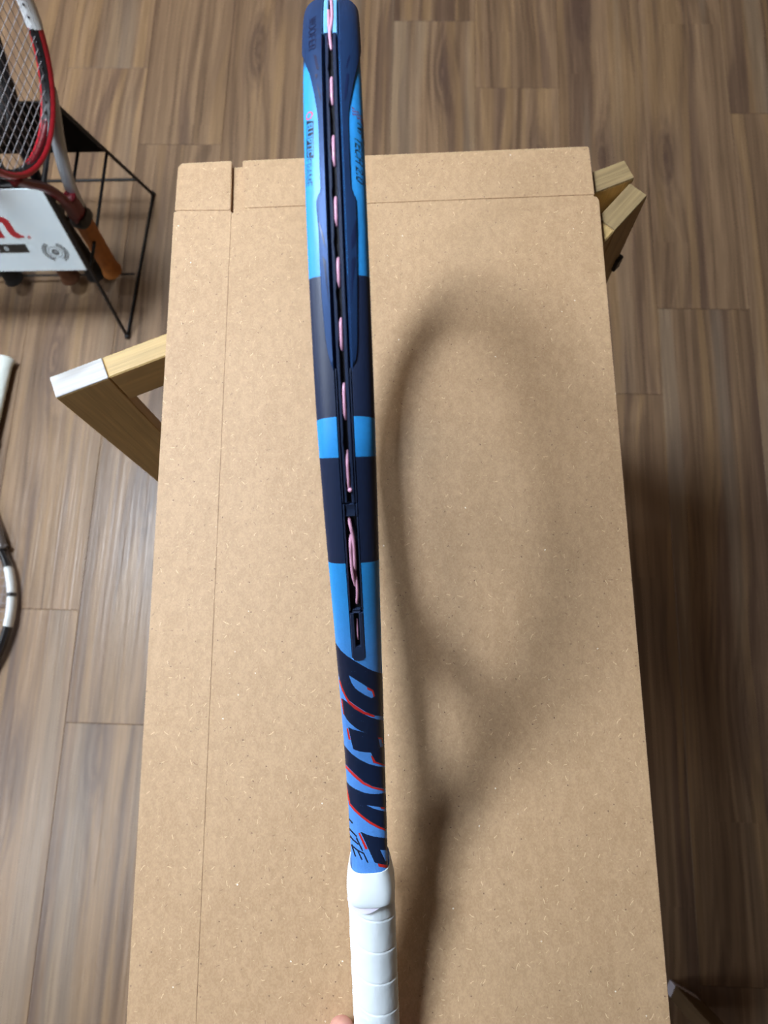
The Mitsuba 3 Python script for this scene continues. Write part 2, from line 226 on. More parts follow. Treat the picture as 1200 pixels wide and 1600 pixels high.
scene['m_sign_black'] = prin((.018, .018, .018), .4)
# racket paint; uv = (length along the frame, angle round the tube)
def paint_fn(p, n, uv):
    u = uv.x; u2 = u + .0032 * (1 - dr.cos(uv.y))
    navy = (.005, .0145, .048)
    b1 = smoothstep(.2456, .2458, u2) * (1 - smoothstep(.3045, .3047, u2)); b2 = smoothstep(.3233, .3235, u2) * (1 - smoothstep(.3825, .3827, u))
    k = dr.maximum(dr.maximum(b1, b2), smoothstep(.482, .494, u))
    fl = noise(u * 3000, uv.y * 40, 1)
    low = 1 - smoothstep(.14, .24, u)
    blue = mix((.020, .270, .690), (.070, .235, .620), low)
    return mix(blue * (.93 + .14 * fl), navy, k)
scene['m_paint'] = prin(proc(paint_fn), .47, .75)
scene['m_navy_paint'] = prin((.0055, .0125, .038), .40, .5)
scene['m_blue_paint'] = prin((.085, .25, .60), .33, .5, metallic=.25)
scene['m_red_paint'] = prin((.50, .022, .018), .4, .5)
scene['m_logo_red'] = prin((.55, .06, .10), .4, .5)
scene['m_dark_red'] = prin((.16, .012, .035), .4, .5)
scene['m_bumper'] = bump(prin((.009, .027, .080), .45, .42, spec_tint=.50), lambda p, n, uv: .00003 * noise(p.x * 3000, p.y * 3000, p.z * 3000))
scene['m_bumper_facet'] = prin((.006, .014, .055), .34, .5)
scene['m_strip'] = prin((.014, .024, .056), .40, .5)
scene['m_channel'] = prin((.004, .005, .010), .6, .3)
scene['m_strip_blue'] = prin((.16, .42, .72), .45, .5)
scene['m_string_pink'] = prin((.58, .30, .42), .28, .5)
scene['m_overgrip'] = bump(prin((.69, .76, .81), .75, .25), lambda p, n, uv: .00010 * fbm(p.x * 900, p.y * 900, p.z * 900, 2), 1.0)
scene['m_collar'] = prin((.67, .74, .79), .42, .45)
scene['m_tape'] = prin((.62, .60, .72), .3, .5)
scene['m_strings'] = prin((.30, .29, .31), .35, .5)
scene['m_rk_red'] = prin((.40, .012, .022), .28, .6, clearcoat=.5)
scene['m_rk_black'] = prin((.012, .012, .014), .35, .5)
scene['m_rk_white'] = prin((.72, .75, .77), .35, .5)
scene['m_rk_silver'] = prin((.42, .44, .47), .3, .5, metallic=.5)
scene['m_rk_darkred'] = prin((.13, .006, .012), .4, .5)
scene['m_grip_orange'] = prin(proc(lambda p, n, uv: mix((.30, .105, .022), (.42, .16, .035), fbm(p.x * 120, p.y * 120, p.z * 120, 2))), .6, .3)
scene['m_grip_black'] = prin((.013, .013, .014), .7, .3)
scene['m_grip_brown'] = prin((.12, .05, .025), .7, .3)
scene['m_grip_white'] = prin((.72, .75, .70), .7, .3)
scene['m_shaft_brown'] = prin((.10, .085, .08), .35, .5)
scene['m_skin'] = prin(proc(lambda p, n, uv: mix((.56, .27, .22), (.66, .36, .28), fbm(p.x * 160, p.y * 160, p.z * 160, 2))), .5, .35)
scene['m_nail'] = prin((.70, .42, .36), .3, .5)
scene['m_jacket'] = prin((.030, .034, .042), .85, .2)
scene['m_trousers'] = prin((.05, .05, .055), .85, .2)
scene['m_shoe'] = prin((.10, .07, .05), .5, .4)
scene['m_hair'] = prin((.015, .012, .010), .5, .4)
scene['m_lip'] = prin((.42, .16, .14), .5, .3)
scene['m_eye'] = prin((.6, .58, .55), .3, .5)
scene['m_phone'] = prin((.02, .02, .022), .25, .6)
scene['m_screen'] = prin((.01, .01, .012), .12, .6)

# ------------------------------------------------------------------ the room
RX0, RX1, RY0, RY1 = -2.9, 2.4, -2.2, 3.0
YAW = 0.030                                            # the boards run a little across the picture
PW, PL = 0.1828, 1.2116
def plank_xy(a, b):                                    # a across, b along the boards -> world
    x0, y0 = 0.508, 0.5
    return x0 + a * math.cos(YAW) + b * math.sin(YAW), y0 - a * math.sin(YAW) + b * math.cos(YAW)
labels['floor'] = {'kind': 'structure', 'label': 'floor of brown walnut-look boards'}
scene['floor'] = mikit.ply(cbox(RX0 - .1, RX1 + .1, RY0 - .1, RY1 + .1, -.05, -.0045), 'm_subfloor')
JOINT = {-7: .812, -6: .612, -5: 0.45, -4: .20, -3: .9424, -2: .7628, -1: .05, 0: .235, 1: .70}
pn = 0
rng = np.random.default_rng(5)
for i in range(-19, 12):
    j0 = JOINT.get(i, float(rng.uniform(0, PL)))
    for k in range(-4, 4):
        b0 = j0 + k * PL; a0 = i * PW
        corners = [plank_xy(a0 + da, b0 + db) for da in (0, PW) for db in (0, PL)]
        if max(c[0] for c in corners) < RX0 or min(c[0] for c in corners) > RX1 or max(c[1] for c in corners) < RY0 or min(c[1] for c in corners) > RY1: continue
        g, c = .00025, .0006
        xs = [a0 + g, a0 + g + c, a0 + PW - g - c, a0 + PW - g]; ys = [b0 + g, b0 + g + c, b0 + PL - g - c, b0 + PL - g]
        V, UV = [], []
        for (ax, by, z) in [(xs[0], ys[0], -.0045), (xs[3], ys[0], -.0045), (xs[3], ys[3], -.0045), (xs[0], ys[3], -.0045),
                            (xs[0], ys[0], -.0005), (xs[3], ys[0], -.0005), (xs[3], ys[3], -.0005), (xs[0], ys[3], -.0007),
                            (xs[1], ys[1], 0), (xs[2], ys[1], 0), (xs[2], ys[2], 0), (xs[1], ys[2], 0)]:
            X, Y = plank_xy(ax, by); V.append((X, Y, z)); UV.append((by - b0 + 10 * pn, ax - a0))
        Q = []
        for o in (0, 4):
            for t in range(4): Q.append((o + t, o + (t + 1) % 4, o + 4 + (t + 1) % 4, o + 4 + t))
        Q.append((8, 9, 10, 11))
        add('plank', (np.array(V), np.array(Q)), 'm_floor', 'floor', uv=np.array(UV)); pn += 1
def wall(name, x0, x1, y0, y1):
    scene[name] = mikit.ply(cbox(x0, x1, y0, y1, 0, CEIL), 'm_wall'); labels[name] = {'kind': 'structure', 'label': 'plain off-white room wall'}
wy0, wy1, wz0, wz1, wL = WINDOW
scene['wall_left'] = mikit.ply(cat([cbox(RX0 - .1, RX0, RY0, wy0, 0, CEIL), cbox(RX0 - .1, RX0, wy1, RY1, 0, CEIL), cbox(RX0 - .1, RX0, wy0, wy1, 0, wz0), cbox(RX0 - .1, RX0, wy0, wy1, wz1, CEIL)]), 'm_wall'); labels['wall_left'] = {'kind': 'structure', 'label': 'plain off-white room wall'}
labels['window_1'] = {'kind': 'structure', 'label': 'frosted window of two panes in the left wall'}
ymid = (wy0 + wy1) / 2
add('frame', cat([cbox(RX0 - .08, RX0 - .02, wy0, wy0 + .05, wz0, wz1), cbox(RX0 - .08, RX0 - .02, wy1 - .05, wy1, wz0, wz1), cbox(RX0 - .08, RX0 - .02, ymid - .025, ymid + .025, wz0 + .05, wz1 - .05), cbox(RX0 - .08, RX0 - .02, wy0 + .05, wy1 - .05, wz0, wz0 + .05), cbox(RX0 - .08, RX0 - .02, wy0 + .05, wy1 - .05, wz1 - .05, wz1)]), 'm_lamp_case', 'window_1')
for a, b in ((wy0 + .05, ymid - .025), (ymid + .025, wy1 - .05)):
    k = add('pane', (np.array([(RX0 - .05, a, wz0 + .05), (RX0 - .05, b, wz0 + .05), (RX0 - .05, b, wz1 - .05), (RX0 - .05, a, wz1 - .05)]), np.array([[0, 1, 2, 3]])), 'm_lamp_case', 'window_1')
    scene[k]['emitter'] = {'type': 'area', 'radiance': {'type': 'rgb', 'value': [wL * .88, wL * .98, wL * 1.14]}}
wall('wall_right', RX1, RX1 + .1, RY0, RY1)
wall('wall_front', RX0, RX1, RY0 - .1, RY0); wall('wall_back', RX0, RX1, RY1, RY1 + .1)
scene['ceiling'] = mikit.ply(cbox(RX0 - .1, RX1 + .1, RY0 - .1, RY1 + .1, CEIL, CEIL + .1), 'm_ceiling'); labels['ceiling'] = {'kind': 'structure', 'label': 'plain white ceiling'}
for side, b in (('left', (RX0, RX0 + .012, RY0, RY1)), ('right', (RX1 - .012, RX1, RY0, RY1)), ('front', (RX0 + .012, RX1 - .012, RY0, RY0 + .012)), ('back', (RX0 + .012, RX1 - .012, RY1 - .012, RY1))):
    scene['baseboard_' + side] = mikit.ply(cbox(*b, 0, .08, .003), 'm_base'); labels['baseboard_' + side] = {'kind': 'structure', 'label': 'grey-brown baseboard'}
for i, (x, y, hx, hy, L, lc) in enumerate(LAMPS):
    t = thing('ceiling_light', ['ceiling light over the left of the cardboard box', 'ceiling light beyond the display stand', 'ceiling light at the near left of the room', 'ceiling light at the far right of the room'][i], 'ceiling light')
    fr = [cbox(x - hx - .02, x - hx, y - hy - .02, y + hy + .02, CEIL - .05, CEIL), cbox(x + hx, x + hx + .02, y - hy - .02, y + hy + .02, CEIL - .05, CEIL),
          cbox(x - hx, x + hx, y - hy - .02, y - hy, CEIL - .05, CEIL), cbox(x - hx, x + hx, y + hy, y + hy + .02, CEIL - .05, CEIL)]
    add('frame', cat(fr), 'm_lamp_case', t)
    V = [(x - hx, y - hy, CEIL - .04), (x - hx, y + hy, CEIL - .04), (x + hx, y + hy, CEIL - .04), (x + hx, y - hy, CEIL - .04)]
    k = add('diffuser', (np.array(V), np.array([[0, 1, 2, 3]])), 'm_lamp_case', t)
    scene[k]['emitter'] = {'type': 'area', 'radiance': {'type': 'rgb', 'value': [L * c for c in lc]}}

# ------------------------------------------------------------------ folded cardboard box lying on the trestles
BZ = 0.757
BK = 0.8958                                            # the box's plan is given for a top at 0.69 m
tb = thing('cardboard_box', 'flattened brown corrugated cardboard box lying under the held racket', 'cardboard box')
def panel(name, pts, z0, z1, parent=tb, r=.0012, label=None):
    p = Polygon(np.array(pts) * BK).buffer(-r).buffer(r, quad_segs=4)
    top = p.buffer(-.0006)
    m = cat([extrude(p, (z1 - z0) - .0006, z0)])
    # a bevelled rim on the top edge
    b = trimesh.creation.extrude_polygon(top, .0006, engine='earcut'); b.apply_translation([0, 0, z1 - .0006])
    return add(name, cat([m, b]), 'm_card', parent, label=label)
yb = -0.264
lx = lambda y: -0.2318 - (y - .46) * .0162            # left fold
rx = lambda y: 0.2008 - (y - .4776) * .0069
cx = lambda y: -0.1712 + (.47 - y) * .0105            # crease between the side and the front panel
panel('side_panel', [(lx(.4712), .4705), (cx(.4712) - .0007, .4695), (cx(yb) - .0007, yb), (lx(yb), yb), (lx(.455), .455)], BZ - .0040, BZ)
panel('front_panel', [(cx(.4725) + .0007, .4708), (.1985, .4802), (rx(.474), .4760), (rx(yb), yb), (cx(yb) + .0012, yb)], BZ - .0040, BZ)
panel('flap', [(-.2312, .4718), (-.1735, .4710), (-.1752, .5306), (-.2270, .5285), (-.2312, .5245)], BZ - .0042, BZ - .0004, r=.002)
panel('flap', [(-.1600, .4732), (.1970, .4822), (.1948, .5388), (.1925, .5400), (-.1640, .5306)], BZ - .0042, BZ - .0004, r=.002)
# hinges of the creases, a little lower than the panels
for nm, pts, dz in (('crease', [(-.2295, .4695), (-.1735, .4690), (-.1735, .4725), (-.2295, .4728)], .0011), ('crease', [(-.1600, .4700), (.1960, .4790), (.1960, .4835), (-.1600, .4738)], .0011), ('crease', [(cx(.47) - .003, .468), (cx(.47) + .003, .468), (cx(yb) + .003, yb), (cx(yb) - .003, yb)], .0005)):
    add(nm, extrude(Polygon(np.array(pts) * BK), .0041 - dz, BZ - .0041), 'm_card', tb)
panel('back_panel', [(lx(.46) + .001, .4690), (.1995, .4770), (rx(yb) - .001, yb), (lx(yb) + .001, yb)], BZ - .0095, BZ - .0045)
panel('back_flap', [(-.2280, .4695), (-.145, .4720), (-.145, .5275), (-.2250, .5240)], BZ - .0095, BZ - .0048)
panel('back_flap', [(-.138, .4720), (.1950, .4780), (.1925, .5350), (-.138, .5280)], BZ - .0095, BZ - .0048)

# ------------------------------------------------------------------ trestles
RZ = BZ - .0100
def uvwood(m, ax):
    """uv along the grain"""
    v = np.asarray(m.vertices); a = norm(ax); o = norm(np.cross(a, [.3, .5, .81])); q = np.cross(a, o)
    return np.stack([v @ a + 3 * rng.random(), v @ o + .7 * (v @ q) + 5 * rng.random()], 1)
def woodpart(name, m, ax, bsdf, parent, label=None):
    m = tm(m.vertices[m.faces].reshape(-1, 3), np.arange(len(m.faces) * 3).reshape(-1, 3))
    return add(name, m, bsdf, parent, uv=uvwood(m, ax), label=label)
def trestle(label, P, ang, length, lean0=(0, 0), lean1=(0, 0), end0='m_endgrain', end1='m_endgrain_dark', th=.0215, bracket=None, wood='m_trestle', foot=.0065, group='wooden trestles under the box', stretcher=True):
    """P: the outer back corner of the first post's top; ang: direction of the rail"""
    t = thing('trestle', label, 'trestle', group)
    d = A3(math.cos(ang), math.sin(ang), 0); q = A3(d[1], -d[0], 0)      # q: towards the front side
    M = frame_mat(A3(P[0], P[1], 0), d, q, A3(0, 0, 1))
    pw, rh = .049, .050
    M[:3, 1] = q; flipm = np.linalg.det(M[:3, :3]) < 0
    def tr(m, sh=(0, 0)):
        m = m.copy(); v = m.vertices.copy()
        k = (RZ - v[:, 2]) / RZ; v[:, 0] += sh[0] * k; v[:, 1] += sh[1] * k; m.vertices = v
        m.apply_transform(M)
        if flipm and m.volume < 0: m.invert()
        return m
    for x0, sh, endm in ((0, lean0, end0), (length - pw, lean1, end1)):
        po = woodpart('post', tr(cbox(x0, x0 + pw, 0, th, foot - .0005, RZ - .0012, .001), sh), [0, 0, 1], wood, t)
        woodpart('end_cap', tr(cbox(x0 + .0004, x0 + pw - .0004, .0004, th - .0004, RZ - .0014, RZ, .0005), sh), d, endm, po, label='weathered end grain')
        add('foot', tr(cbox(x0 + .002, x0 + pw - .002, .001, th - .001, 0, foot, .001), sh), 'm_pale_rubber', po)
    woodpart('rail', tr(cbox(pw + .0004, length - pw - .0004, .0002, th - .0002, RZ - rh, RZ, .0012)), d, wood, t)
    if stretcher: woodpart('stretcher', tr(cbox(pw, length - pw, .003, th - .003, .16, .20, .0012)), d, wood, t)
    if bracket is not None:
        x0, y0, z0 = bracket
        add('hinge_bracket', tr(cbox(x0 - .003, x0 + .007, y0 - .003, y0 + .020, z0 - .011, z0 + .011, .001), lean0), 'm_black_metal', t, label='black metal bracket')
    return t
trestle('wooden trestle whose pale end sticks out left of the box', (-.3475 * BK, .2945 * BK), math.radians(22.2), .628 * BK, (.0, 0), (-.030, 0), 'm_endgrain', 'm_endgrain_dark')
trestle('wooden trestle whose stained end sticks out furthest right of the box', (.2543 * BK, .4888 * BK), math.radians(48.3 + 180), .62 * BK, (-.055, -.0), (0, 0), 'm_endgrain_dark', 'm_endgrain', th=.0205, bracket=(.000, -.001, .630))
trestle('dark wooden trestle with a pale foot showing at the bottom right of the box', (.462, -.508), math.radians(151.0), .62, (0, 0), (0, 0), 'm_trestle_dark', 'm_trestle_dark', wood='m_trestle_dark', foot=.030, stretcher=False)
# ------------------------------------------------------------------ the held racket
def loc(m): return xf(m, RK_M)
held = thing('tennis_racket', 'blue and navy tennis racket held edge-on above the box, white grip', 'tennis racket')
ths = np.radians(np.r_[-180:-14:5, 14:180:5])
NC = A3(-.0037, -.0036, -.0018, 0, .0018, .0036, .0037)
U0 = .1800                                             # where the string groove begins
us = np.unique(np.round(np.r_[np.arange(0, U_END, .003), U0 - .0006, U0, U0 + .001, U_END], 5))
rows, uvr = [], []
for u in us:
    tc = th_of_n(u, NC); th = np.r_[ths[ths < 0], tc, ths[ths > 0]]
    sink = np.zeros(len(th)); k0 = (ths < 0).sum()
    if u >= U0: sink[k0 + 1:k0 + 6] = .0030
    rows.append(surf(u, th, 0, sink)); uvr.append(np.stack([np.full(len(th), u), th], -1))
rows, uvr = np.array(rows), np.array(uvr)
rows = np.concatenate([rows, surf(us, PI)[:, None]], 1); uvr = np.concatenate([uvr, np.stack([us, np.full(len(us), PI)], -1)[:, None]], 1)
half = grid_mesh(rows, flip=False); n0 = len(half.vertices)
if (half.vertex_normals[200] @ (half.vertices[200] - rows.reshape(-1, 3).mean(0))) < 0: pass
mir = half.copy(); mir.vertices = half.vertices * [-1, 1, 1]; mir.invert()
fr = cat([half, mir]); fuv = np.vstack([uvr.reshape(-1, 2)] * 2)
# face directions: the outermost line must face outwards (+w)
fm = half.triangles_center; fn = half.face_normals; j = np.argmax(fm[:, 0])
if fn[j, 0] < 0: fr.invert()
vn = meshkit.arrays(loc(fr), True)
add('frame', loc(fr), 'm_paint', held, smooth=True, uv=fuv)
# bridge of the throat
pb = []
for a in np.linspace(-1, 1, 41):
    x = .078 * a; s = .353 + .030 * a * a
    pb.append((x, s))
pb = np.array(pb); tb_ = norm(np.gradient(pb, axis=0)); P = []
for (w, s), t in zip(pb, tb_):
    a = np.arange(20) / 20 * 2 * PI; o = A3(t[1], -t[0])
    P.append(np.stack([w + .006 * np.cos(a) * o[0], s + .006 * np.cos(a) * o[1], .0105 * np.sin(a)], 1))
add('bridge', loc(outward(grid_mesh(np.array(P), closed_v=True, caps=True))), 'm_navy_paint', held, smooth=True)
# strings
sc_, al_, aw_ = HOOP; ai, bi = al_ - .0144, aw_ - .0144
def bed(M, bsdf, parent, n_main=16, n_cross=19, r=.00065, ai=ai, bi=bi, sc=sc_):
    for i in range(n_main):
        w = (i - (n_main - 1) / 2) * 2 * bi / (n_main + 1.6); h = ai * math.sqrt(max(0, 1 - (w / bi) ** 2)) + .003
        add('main_string', xf(tube([(w, sc - h, .0003), (w, sc + h, .0003)], r, 6), M), bsdf, parent, smooth=True)
    for i in range(n_cross):
        s = (i - (n_cross - 1) / 2) * 2 * ai / (n_cross + 1.6); h = bi * math.sqrt(max(0, 1 - (s / ai) ** 2)) + .003
        add('cross_string', xf(tube([(-h, sc + s, -.0003), (h, sc + s, -.0003)], r, 6), M), bsdf, parent, smooth=True)
bed(RK_M, 'm_string_pink', held)

# bumper guard: two lobes either side of the groove, on the outside of the tip half
BL = [(U_END, -100), (.530, -100), (.508, -94), (.4990, -80), (0.4925, -65), (0.4844, -52), (0.4789, -43), (0.4724, -37), (0.4663, -32), (0.4604, -28), (0.4552, -25), (0.4484, -24), (0.4196, -24), (0.4180, -26), (0.4145, -34), (0.4113, -34.5), (0.4056, -32.5), (0.4003, -31.5), (0.3824, -32), (0.3720, -31), (0.3640, -29), (0.3560, -27), (0.3500, -23), (0.3455, -18), (0.3426, -13.5)]
BR = [(U_END, 100), (.530, 100), (.510, 94), (0.5007, 82), (0.4905, 66), (0.4791, 50), (0.4721, 42), (0.4660, 36), (0.4600, 30.5), (0.4548, 27), (0.4480, 26), (0.4200, 26), (0.4179, 29), (0.4145, 36), (0.4052, 36), (0.3904, 33.5), (0.3816, 32), (0.3636, 28), (0.3531, 26), (0.3476, 22), (0.3451, 17), (0.3426, 13.5)]
def edge_at(E, u):
    E = np.array(E)[::-1]; return np.radians(np.interp(u, E[:, 0], E[:, 1]))
ub = np.unique(np.round(np.r_[np.arange(.3426, .352, .0008), np.arange(.352, U_END, .0022), .4145, .4180, .4196, U_END], 5))
def bump_h(u, f):
    """height over the frame: f = 0 at the groove, 1 at the outer edge"""
    h = .0011 * np.ones_like(f); return h * (1 - .35 * f)
bg = None
for sgn, E in ((-1, BL), (1, BR)):
    P = []
    for u in ub:
        te = edge_at(E, u); ti = sgn * abs(float(th_of_n(u, .0041))); tm_ = sgn * abs(float(th_of_n(u, .0027)))
        f = np.linspace(0, 1, 13); th = ti + (te - ti) * f
        top = surf(u, th, bump_h(u, f)); grow = np.clip((u - .3426) / .004, .15, 1)
        top = surf(u, th, bump_h(u, f) * grow)
        P.append(np.vstack([surf(u, [tm_], 0, .0022), surf(u, [sgn * abs(float(th_of_n(u, .0035)))], 0, .0006), top, surf(u, [te + sgn * .012], .0003 * grow), surf(u, [te + sgn * .02], -.0006)]))
    P = np.array(P)
    for mirror in (1, -1):
        Q = P * [mirror, 1, 1]; m = grid_mesh(Q)
        j = len(m.faces) // 2 - 9; c = m.triangles_center - [0, 0, 0]
        i = np.argmax(np.abs(c[:, 0])); 
        if m.face_normals[i, 0] * mirror < 0: m.invert()
        k = add('bumper_guard', loc(m), 'm_bumper', held, smooth=35)
        if mirror == 1 and bg is None: bg = k

def decal(polys, bsdf, off=.00012, parent=held, name='print', max_edge=.0016, label=None):
    """polys: shapely polygons in (u, angle * .0125); a thin print following the surface"""
    ms = []
    for p in polys:
        for g in getattr(p, 'geoms', [p]):
            if g.is_empty or g.area < 1e-9: continue
            v, f = trimesh.creation.triangulate_polygon(g, engine='earcut')
            v3 = np.c_[v, np.zeros(len(v))]
            v3, f = trimesh.remesh.subdivide_to_size(v3, f, max_edge, max_iter=12)
            m = trimesh.Trimesh(surf(v3[:, 0], v3[:, 1] / .0125, off), f, process=False)
            nrm = surf(v3[:, 0].mean(), v3[:, 1].mean() / .0125, .001) - surf(v3[:, 0].mean(), v3[:, 1].mean() / .0125, 0)
            if (m.face_normals * m.area_faces[:, None]).sum(0) @ nrm < 0: m.invert()
            ms.append(m)
    return add(name, loc(cat(ms)), bsdf, parent, smooth=True, label=label)
def dec_polys(name):
    out = []
    for c in DECALS[name]:
        a = np.array(c, float).reshape(-1, 2); out.append(Polygon(np.stack([a[:, 0] * 1e-5, np.radians(a[:, 1] * .1) * .0125], 1)).buffer(0))
    return out
blue = shapely.union_all(dec_polys('blue')); red = shapely.union_all(dec_polys('red'))
for i, p in enumerate(dec_polys('navy')):
    q = p.difference(blue)
    decal([q], 'm_navy_paint', .00010, name='letter' if i < 5 else 'stripe', label='large navy letter' if i < 5 else None)
decal([red.difference(shapely.Point(0, 0))], 'm_red_paint', .00016, name='letter_outline', label='thin red outlines of the large letters')
for p in dec_polys('thin'): decal([p], 'm_navy_paint', .00014, name='thin_letter')
# small prints near the tip
def text2d(txt, bold=False):
    m = meshkit.text_mesh(txt, 1.0, .01, bold)
    f = m.faces[(m.face_normals[:, 2] > .9)]
    return shapely.union_all([Polygon(m.vertices[t][:, :2]) for t in f]).buffer(.004)
def fit_text(txt, u0, u1, a0, a1, shear=0.0, bold=False, da=0.0):
    """text running from u0 down to u1, its foot at angle a0 and its head at a1 (degrees)"""
    g = text2d(txt, bold); x0, y0, x1, y1 = g.bounds
    y0, y1 = 0.0, 1.0
    from shapely import affinity
    g = affinity.affine_transform(g, [1, shear, 0, 1, 0, 0]); x0, _, x1, _ = g.bounds
    k = (u1 - u0) / (x1 - x0); w0, w1 = np.radians(a0) * .0125, np.radians(a1) * .0125
    return affinity.affine_transform(g, [k, 0, np.radians(da) * .0125 / (x1 - x0), (w1 - w0), u0 - k * x0, w0])
strip_bar = Polygon([(.4541, np.radians(-59) * .0125), (.4524, np.radians(-36) * .0125), (.4343, np.radians(-38) * .0125), (.4360, np.radians(-63) * .0125)])
word = fit_text('ELLIPTIC', .4520, .4358, -57, -40, .1, True)
decal([strip_bar.difference(word.buffer(.00005))], 'm_navy_paint', name='word_bar', max_edge=.001)
decal([fit_text('FRAME', .4352, .4221, -67, -45, .2)], 'm_navy_paint', name='word', max_edge=.001)
ring = shapely.Point(0, 0).buffer(1, 24).difference(shapely.Point(0, 0).buffer(.66, 24))
from shapely import affinity
decal([affinity.affine_transform(ring, [0.0021, 0, 0, .0026, .4561, np.radians(-49) * .0125])], 'm_logo_red', name='ring_logo', max_edge=.001, label='small red ring')
decal([fit_text('NF', .4521, .4435, 50, 84, .45, True)], 'm_navy_paint', name='word', max_edge=.001)
decal([fit_text('2', .4445, .4425, 78, 92, .3, True)], 'm_navy_paint', name='word', max_edge=.001)
decal([fit_text('TECH 2.0', .4436, .4222, 40, 63, .45, True)], 'm_navy_paint', name='word', max_edge=.001)
chk = []
for i in range(8):
    for j in range(5):
        aa = 36 + i * 6.5; uu = .4592 - .0008 * j - .00052 * i
        if (i + j) % 2 == 0 or i > 4: chk.append(Polygon([(uu, np.radians(aa) * .0125), (uu - .00048, np.radians(aa + 6.2) * .0125), (uu - .00048 - .00074, np.radians(aa + 6.2) * .0125), (uu - .00074, np.radians(aa) * .0125)]))
decal(chk, 'm_dark_red', name='check_logo', max_edge=.001, label='dark red checked mark')
# raised word and facets on the bumper
decal([fit_text('WOOFER', .5225, .4935, -44, -26, .0)], 'm_bumper_facet', .00128, bg, 'raised_word', .001)
def fac(pts): return Polygon([(u, np.radians(a) * .0125) for u, a in pts])
decal([fac([(.4895, -31), (.4885, -25), (.4790, -20), (.4795, -25)])], 'm_bumper_facet', .00125, bg, 'facet')
decal([fac([(.4765, -29), (.4765, -23), (.4735, -25)])], 'm_bumper_facet', .00125, bg, 'facet')
decal([fac([(.4720, -25), (.4640, -18), (.4600, -17), (.4640, -21)])], 'm_bumper_facet', .00125, bg, 'facet')
decal([fac([(.4900, 36), (.4800, 27), (.4792, 24), (.4860, 29)]), fac([(.4765, 31), (.4765, 25), (.4630, 19), (.4600, 19), (.4640, 24)])], 'm_bumper_facet', .00125, bg, 'facet')
decal([fac([(.4055, -30), (.3960, -22), (.3930, -17), (.3985, -21)]), fac([(.3905, -25), (.3885, -19), (.3700, -16.5), (.3800, -20.5)])], 'm_bumper_facet', .00125, bg, 'facet')
decal([fac([(.4055, 32), (.3960, 29), (.3925, 21), (.3985, 22)]), fac([(.3900, 28), (.3885, 21), (.3700, 17), (.3800, 22)])], 'm_bumper_facet', .00125, bg, 'facet')
# grommet strip in the groove
def rail(n0, n1, u0, u1, h=.0002, depth=.0032, wob=0.0, bsdf='m_strip', name='grommet_strip', smooth=30, taper=True, rnd=0):
    uu = np.linspace(u0, u1, max(4, int((u1 - u0) / .002))); P = []
    sg = -1 if n0 + n1 < 0 else 1
    if rnd: uu = np.unique(np.r_[u0 + rnd * (1 - np.cos(np.linspace(0, PI / 2, 9))), uu[uu > u0 + rnd]])
    for u in uu:
        a, b = sorted((n0, n1))
        if rnd: kk = math.sqrt(max(.02, 1 - max(0, (u0 + rnd - u) / rnd) ** 2)); a, b = a * kk, b * kk
        if wob:
            k = wob * max(0, math.cos(2 * PI * (u - .4387) / .0212)) ** 6
            if sg > 0: a += k * .0
            else: b -= k
        c = min((b - a) * .22, .0004)
        e = min(1, min(u - u0, u1 - u) / .0012 + .25) if taper else 1
        hh = h * e
        rel = lambda n, o: surf(u, 0, 0) + (surf(u, th_of_n(u, n), 0) - surf(u, 0, 0)) * [0, 1, 1] + A3(np.interp(u, RU, RO[:, 1]), np.interp(u, RU, RO[:, 0]), 0) * o
        P.append([rel(a, -depth), rel(a, hh - c), rel(a + c, hh), rel(b - c, hh), rel(b, hh - c), rel(b, -depth)])
    return add(name, loc(outward(grid_mesh(np.array(P), closed_v=True, caps=True))), bsdf, held, smooth=smooth)
UT = .600
rail(-.00360, .00360, U0 + .0016, UT, h=-.0023, depth=.0031, bsdf='m_channel', name='groove_floor')
gs = rail(-.0026, -.0011, .2810, UT, h=-.0001, wob=.00045); rail(.0009, .0024, .2810, UT, h=-.0001)
rail(-.0034, -.0029, .2810, .3440, h=.00045); rail(.0028, .0033, .2810, .3440, h=.00045)
rail(-.0034, -.0026, .2735, .2800, h=.0004); rail(.0026, .0034, .2735, .2800, h=.0004); rail(-.0024, .0024, .2735, .2798, h=-.0006)
rail(-.0035, -.0028, .2142, .2730, h=.0003); rail(.0028, .0035, .2142, .2730, h=.0003)
rail(-.0035, -.0012, .1790, .2120, h=.0003); rail(.0012, .0035, .1790, .2120, h=.0003); rail(-.0036, .0036, .1772, .1880, h=.0005, rnd=.0034); rail(-.0022, .0022, .2122, .2146, h=-.0008)
rail(-.0033, -.0011, .5065, .590, h=.0006, bsdf='m_strip_blue', name='blue_insert'); rail(.0009, .0031, .5065, .590, h=.0006, bsdf='m_strip_blue', name='blue_insert')
def pin(u, n, o):
    return surf(u, 0, 0) + [0, 0, -n] + A3(np.interp(u, RU, RO[:, 1]), np.interp(u, RU, RO[:, 0]), 0) * o
def string_bit(pts, r=.00078):
    pts = smooth_path([pin(*p) for p in pts], max(8, 5 * len(pts)))
    return add('string_segment', loc(capsule(pts, r, 10)), 'm_string_pink', held, smooth=True)
for (ua, ub_) in ((.4756, .4631), (.4435, .4322), (.4148, .4055), (.3886, .3796), (.3633, .3532), (.3357, .3232), (.3052, .2880)):
    d = ua - ub_
    string_bit([(ua + .0015, -.0001, -.0022), (ua - .15 * d, -.0001, -.0006), (ua - .5 * d, -.0001, -.0003), (ub_ + .15 * d, -.0001, -.0007), (ub_ - .0012, -.0001, -.0022)])
add('string_knot', loc(trimesh.creation.icosphere(2, .0011).apply_translation(pin(.2876, .0004, -.0002))), 'm_string_pink', held, smooth=True)
